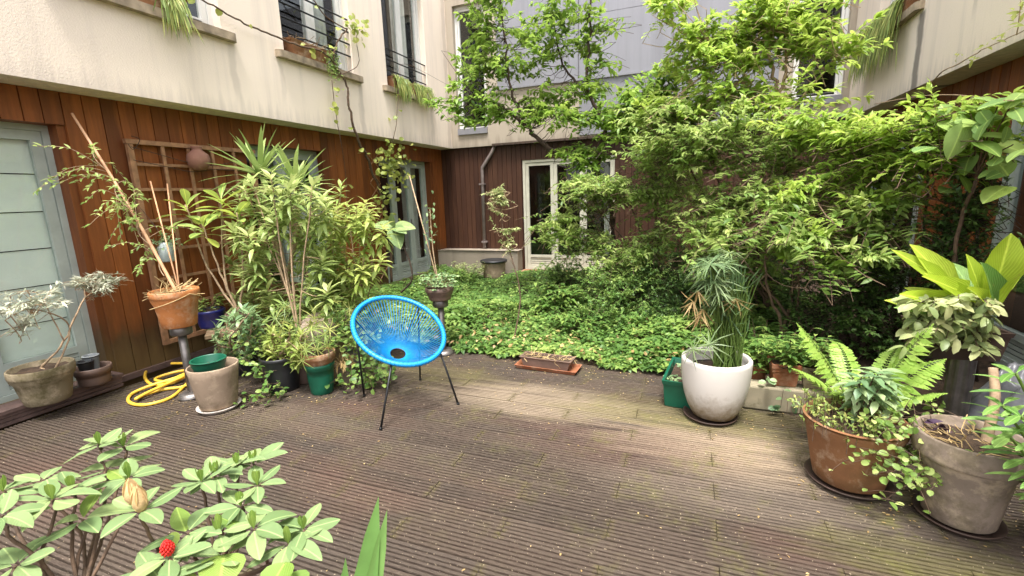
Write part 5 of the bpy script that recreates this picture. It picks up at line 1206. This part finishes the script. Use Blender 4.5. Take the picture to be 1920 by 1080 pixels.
ivy('round-leaved ivy trailing between the wide terracotta and grey pots', [at(x, y, Y=Y) for x, y, Y in [(1640, 845, 2.42), (1650, 870, 2.4), (1690, 850, 2.5), (1720, 860, 2.5), (1700, 820, 2.55), (1710, 900, 2.35), (1690, 925, 2.25), (1715, 790, 2.7), (1735, 760, 2.8), (1650, 815, 2.42), (1660, 800, 2.45), (1730, 880, 2.4)]], 125, (.022, .042), 'lf_shrub', wob=.05)
# grey pot with brown stem
c = np.array([1.17, 2.42, .022]); saucer('thin saucer under the large weathered grey pot', (c[0], c[1], .002), .158, 'saucerd')
o = potted('grey_pot', 'large weathered grey-brown pot with a bare brown stem', 'potted plant', c, .192, .128, .395, 'greypot', .018, .1, .04)
b = MB(); s1 = at(1862, 690, Y=2.55); q = spline([c+np.array([.06, .02, .34]), (c+s1)/2+np.array([.04, 0, .2]), s1], 6); b.tube(q, np.linspace(.02, .016, len(q)), 9); wc(b.build('stem', 'bark_l', o, True), o)
b = MB(); dry_twigs(o, c+UP*.36, .07, 70, .07)
lv = Leaves(); [lv.add(c+np.array([-.08, .05, .36])+rv()*.03, unit(rv()+UP), UP+rv()*.4, .07, .03, None, .2) for i in range(9)]; wc(lv.build('purple_leaves', 'lance', 'purple', o), o)
big_leaf(o, c+np.array([-.05, -.1, .37]), (-.1, -.3, -.5), (0, -1, .4), .07, .045, 'broad', 'lo_fresh', .2, .1, base=c)
# lily-like plant on the right edge
c = np.array([1.50, 2.30, .0]); o = potted('lily_pot', 'clay pot of tall lilies with long narrow leaves at the right edge', 'potted plant', c, .14, .11, .24, 'terra', .01, .04, .03)
mb = MB()
for x, y, Y in [(1880, 760, 2.15), (1905, 700, 2.2), (1915, 780, 2.05), (1895, 820, 2.1)]:
    t = at(x, y, Y=Y); q = spline([c+UP*.2, (c+t)/2+np.array([.02, -.03, .04]), t], 10); mb.tube(q, .005, 6)
    for i in range(5, len(q)):
        for j in range(2):
            a = i*2.4+j*3.1; d = np.array([math.cos(a), math.sin(a), .3-.03*(len(q)-i)]); big_leaf(o, q[i], d, UP+rv()*.1, rng.uniform(.11, .17), rng.uniform(.022, .032), 'oblan', 'lo_lily', .25, .2, base=c)
wc(mb.build('stem', 'lf_grass', o, True), o)
# square steel post with planter, nest fern and variegated ivy
c = at(1782, 812, Z=0); o = thing('steel_post', 'fluted steel post carrying the dark planter', 'post', c)
b = MB(); n = 32; prof = [(.058+(.004 if q % 4 < 2 else -.002)) for q in range(n)]
b.add([(prof[q]*math.cos(q*6.283/n), prof[q]*math.sin(q*6.283/n), z_) for z_ in (0, .5) for q in range(n)], [(q, (q+1) % n, n+(q+1) % n, n+q) for q in range(n)]); b.build('shaft', 'steel', o); b = MB(); b.lathe([(0, 0), (.1, 0), (.1, .012), (.06, .016)], k=28); b.build('base', 'steel', o, True)
pc = c+np.array([-.06, .02, .505]); p = trough('dark_planter', 'dark square planter with a lime nest fern and trailing variegated leaves', 'planter', pc, .36, .34, .17, 'saucerd', rz=.1)
def inplanter(ch): ch.matrix_parent_inverse = (Matrix.Translation(p.location) @ Matrix.Rotation(.1, 4, 'Z')).inverted(); return ch
NF = pc+np.array([.12, -.02, .2])
for (x, y, Y, W, bd, wv_) in [(1740, 450, 3.2, .15, .1, .02), (1700, 492, 3.15, .10, .3, .02), (1912, 425, 3.2, .2, .05, .03), (1925, 520, 3.0, .16, .3, .02), (1760, 560, 2.95, .14, .3, .03), (1930, 470, 3.4, .15, .2, .02), (1800, 470, 3.5, .13, .1, .02), (1850, 555, 2.9, .13, .4, .03), (1880, 480, 3.55, .15, .1, .02), (1715, 540, 3.3, .1, .3, .02), (1770, 515, 3.1, .1, .2, .02), (1840, 480, 3.25, .11, .1, .02), (1900, 560, 2.95, .1, .3, .02), (1735, 575, 3.05, .09, .4, .02), (1815, 565, 2.95, .1, .4, .03), (1790, 600, 2.9, .09, .4, .02)]:
    t = at(x, y, Y=Y); d = t-NF; L = np.linalg.norm(d); lf = big_leaf(None, NF+rv()*.015, d+UP*bd*.5*L, UP*.5+np.array([0, -.9, 0])-unit(d)*.2+rv()*.15, L*.95, W*.78, 'oblan', 'lo_nest' if rng.random() < .75 else 'lo_lily', bd+.1, .6, wv_*2.2)
    lf.parent = p; inplanter(lf)
mb = MB(); lv = Leaves(); cb_ = pc+UP*.2
for i in range(90):
    t = at(1690+rng.uniform(0, 175), 560+rng.uniform(0, 112)*rng.random()**.6, Y=3.12+rng.normal()*.07); q = spline([cb_+np.array([rng.uniform(-.15, .15), rng.uniform(-.15, 0), 0]), (cb_+t)/2+UP*.08, t], 5); mb.tube(q, .002, 3, False); tn = rng.random()
    for j in range(3, len(q)):
        for s_ in (-1, 1):
            L = rng.uniform(.05, .085); lv.add(q[j], unit(rv()*np.array([1, .6, .3])-UP*.35), UP+np.array([0, -.5, 0])+rv()*.3, L, L*.5, np.clip(tn+rng.normal()*.15, 0, 1), .35)
inplanter(mb.build('ivy_stem', 'bark', p)); inplanter(lv.build('variegated_leaves', 'oval', 'lf_var', p))
# grey tarp heaped behind
n = 60; V = []; F = []
ctr = np.array([1.98, 3.3, 0])
for j in range(n):
    for i in range(n):
        u, v_ = i/(n-1), j/(n-1); x = 1.58+u*.68; y = 3.0+v_*.62; e = min(1, 1.5*math.sin(math.pi*u)**.8)*min(1, 1.4*math.sin(math.pi*v_)**.8)
        cr = sum(a_*(1-2*abs(math.sin(u*k1+v_*k2+ph))) for a_, k1, k2, ph in ((.05, 9, 4, .3), (.035, -7, 13, 1.1), (.025, 21, 9, 2.), (.018, 15, -26, .7), (.01, 41, 30, 0)))
        z_ = .02+e*(.34+.16*u+.5*cr); x += .03*math.sin(v_*17+u*5); y += .02*math.sin(u*21)
        V.append((x, y, z_))
for j in range(n-1):
    for i in range(n-1): F.append((j*n+i, j*n+i+1, (j+1)*n+i+1, (j+1)*n+i))
tag(link('plastic_tarp', mesh_from('plastic_tarp', V, F, True), 'tarp'), 'crumpled grey plastic tarp heaped behind the steel post', 'tarp')

# ------------------------------------------------------------------ foreground plants near the camera
RB_ = at(215, 1330, d=1.02); RB_ = np.array([RB_[0], RB_[1], 0.]); o = potted('rhododendron', 'rhododendron with whorled pale green leaves and one red bud in the foreground', 'potted plant', RB_, .2, .15, .36, 'terra', .012, .06, .04)
ros = [(186, 834, 1.22, 1), (232, 838, 1.25, 1), (80, 902, 1.1, 0), (135, 919, 1.08, 1), (99, 937, 1.02, 1), (242, 897, 1.15, 1), (264, 958, .95, 2), (6, 922, 1.05, 1), (2, 968, .95, 0), (154, 975, 1.05, 0), (318, 1046, .93, 0), (378, 903, 1.12, 1), (404, 893, 1.15, 1), (445, 872, 1.2, 1), (476, 870, 1.22, 1), (483, 910, 1.12, 1), (452, 950, 1.08, 1), (476, 992, 1.02, 1), (411, 1000, 1.0, 1), (541, 1020, 1.02, 1), (569, 993, 1.05, 1), (350, 1000, 1.0, 0), (300, 1085, .9, 0), (420, 1040, .98, 0), (200, 880, 1.2, 0), (30, 1060, .95, 0)]
mb = MB(); hub = [at(150, 1130, d=1.0), at(300, 1140, d=1.0), at(420, 1090, d=1.05)]; g0 = RB_+UP*.33
pth = [([g0+rv()*.02, (g0+h_)/2+rv()*.02, h_], .0075, .006) for h_ in hub]
for (x, y, d, k) in ros:
    t = at(x, y, d=d); h_ = hub[int(np.argmin([np.linalg.norm((h_-t)[:2]) for h_ in hub]))]; m = h_*.45+t*.55-UP*.03+rv()*.02; pth.append(([h_, m, t-UP*.03, t], .004, .003))
nodes = stems(mb, pth, 7); wc(mb.build('stem', 'bark', o, True), o)
for (x, y, d, k) in ros:
    t = at(x, y, d=d); n = random.choice((5, 6, 6)); a0 = rng.random()*6.28; sz = rng.uniform(.062, .08)
    for i in range(n):
        a = a0+i*6.283/n+rng.normal()*.15; e = rng.uniform(-.05, .3); dd = np.array([math.cos(a)*math.cos(e), math.sin(a)*math.cos(e), math.sin(e)])
        big_leaf(o, t+dd*.008, dd, UP+rv()*.12, sz*rng.uniform(.8, 1.1), sz*rng.uniform(.44, .54), 'ellip', 'lo_rhodo' if rng.random() < .96 else 'lo_fresh', rng.choice([-.125, .0, .125, .25, .375]), rng.choice([-.15, .1, .3, .45]), base=RB_)
    if k == 1:
        for i in range(4):
            a = i*1.6+a0; dd = np.array([math.cos(a)*.3, math.sin(a)*.3, 1]); big_leaf(o, t, dd, np.array([math.cos(a), math.sin(a), .1]), rng.uniform(.03, .045), .013, 'oblan', 'lo_fresh', .125, .3, name='young_leaf', base=RB_)
    if k == 2:
        for j, (dx, hgt) in enumerate(((-.018, .05), (.004, .045))):
            b = MB(); b.lathe([(0, 0), (.008, .003), (.0135, .016), (.012, .03), (.007, .043), (.0025, .055), (0, .06)], k=14); f = b.build('flower_bud', 'bud', o, True); f.location = tuple(t-RB_+np.array([dx, 0, .0+.012*(1-j)]))
            lvb = Leaves()
            for r_ in range(6):
                for q in range(0): a = q*.9+r_*.45; zz = .006+r_*.0075; rr = .0165*math.sin(min(1, .35+r_*.13)*math.pi*.85+.2)+.001; lvb.add((rr*math.cos(a), rr*math.sin(a), zz), (math.cos(a)*.35, math.sin(a)*.35, 1), (math.cos(a), math.sin(a), .2), .009, .008, None, .1)
            for q in range(5):
                a = q*1.26+j; big_leaf(f, (math.cos(a)*.011, math.sin(a)*.011, .008), (-math.cos(a)*.16, -math.sin(a)*.16, 1), (math.cos(a), math.sin(a), .1), .052-.004*(q % 3), .02, 'ellip', 'lo_bud', .0, .3, name='bud_scale')
t = at(313, 1025, d=.93); b = MB()
for i in range(70):
    a = i*2.399; zz = i/70; rr = .0095*math.sin(math.pi*min(.98, .15+zz*.85))+.002; b.lathe([(0, -.002), (.0024, 0), (.0018, .003), (0, .0045)], c=(t[0]+rr*math.cos(a), t[1]+rr*math.sin(a), t[2]-.018+zz*.03), k=5)
b.lathe([(0, -.016), (.007, -.01), (.008, 0), (.005, .01), (0, .012)], c=t, k=12); f = wc(b.build('red_flower_head', 'red', o, True), o); f['label'] = 'bright red flower head'
# strap leaved plant
c = at(600, 1290, d=1.0); c = np.array([c[0], c[1], 0]); zt = float(at(668, 1215, d=1.0)[2]); o = potted('strap_leaf_plant', 'upright strap-leaved plant poking up at the bottom of the frame', 'potted plant', c, .12, .09, .2, 'brownpl', .006, .03, .02)
g0 = np.array([c[0], c[1], .17])
for (x, y), W in (((710, 930), .05), ((726, 955), .038), ((648, 1045), .04), ((640, 1075), .036)):
    t = at(x, y, d=1.0); big_leaf(o, g0, t-g0, CAM-t+rv()*.15, np.linalg.norm(t-g0), W*1.45, 'strap', 'lo_strap', 0, .35, base=c)
# round scalloped-leaf weed in front
c = at(500, 1330, d=.95); c = np.array([c[0], c[1], 0]); o = thing('scalloped_weed', 'bright green scalloped leaves rising below the rhododendron', 'plant', c)
for x, y, L, W in ((535, 1055, .07, .075), (421, 1040, .075, .08), (350, 1075, .06, .06), (545, 1075, .06, .06)):
    t = at(x, y, d=.96); q = spline([c+UP*.001, (c+t)/2+rv()*.03, t], 6); mb = MB(); mb.tube(q, .003, 5); wc(mb.build('stem', 'lf_grass', o, True), o)
    big_leaf(o, t, np.array([rng.normal()*.5+.2, -.6, -.1]), UP+rv()*.15, L, W, 'broad', 'lo_fresh', .25, .15, base=c)
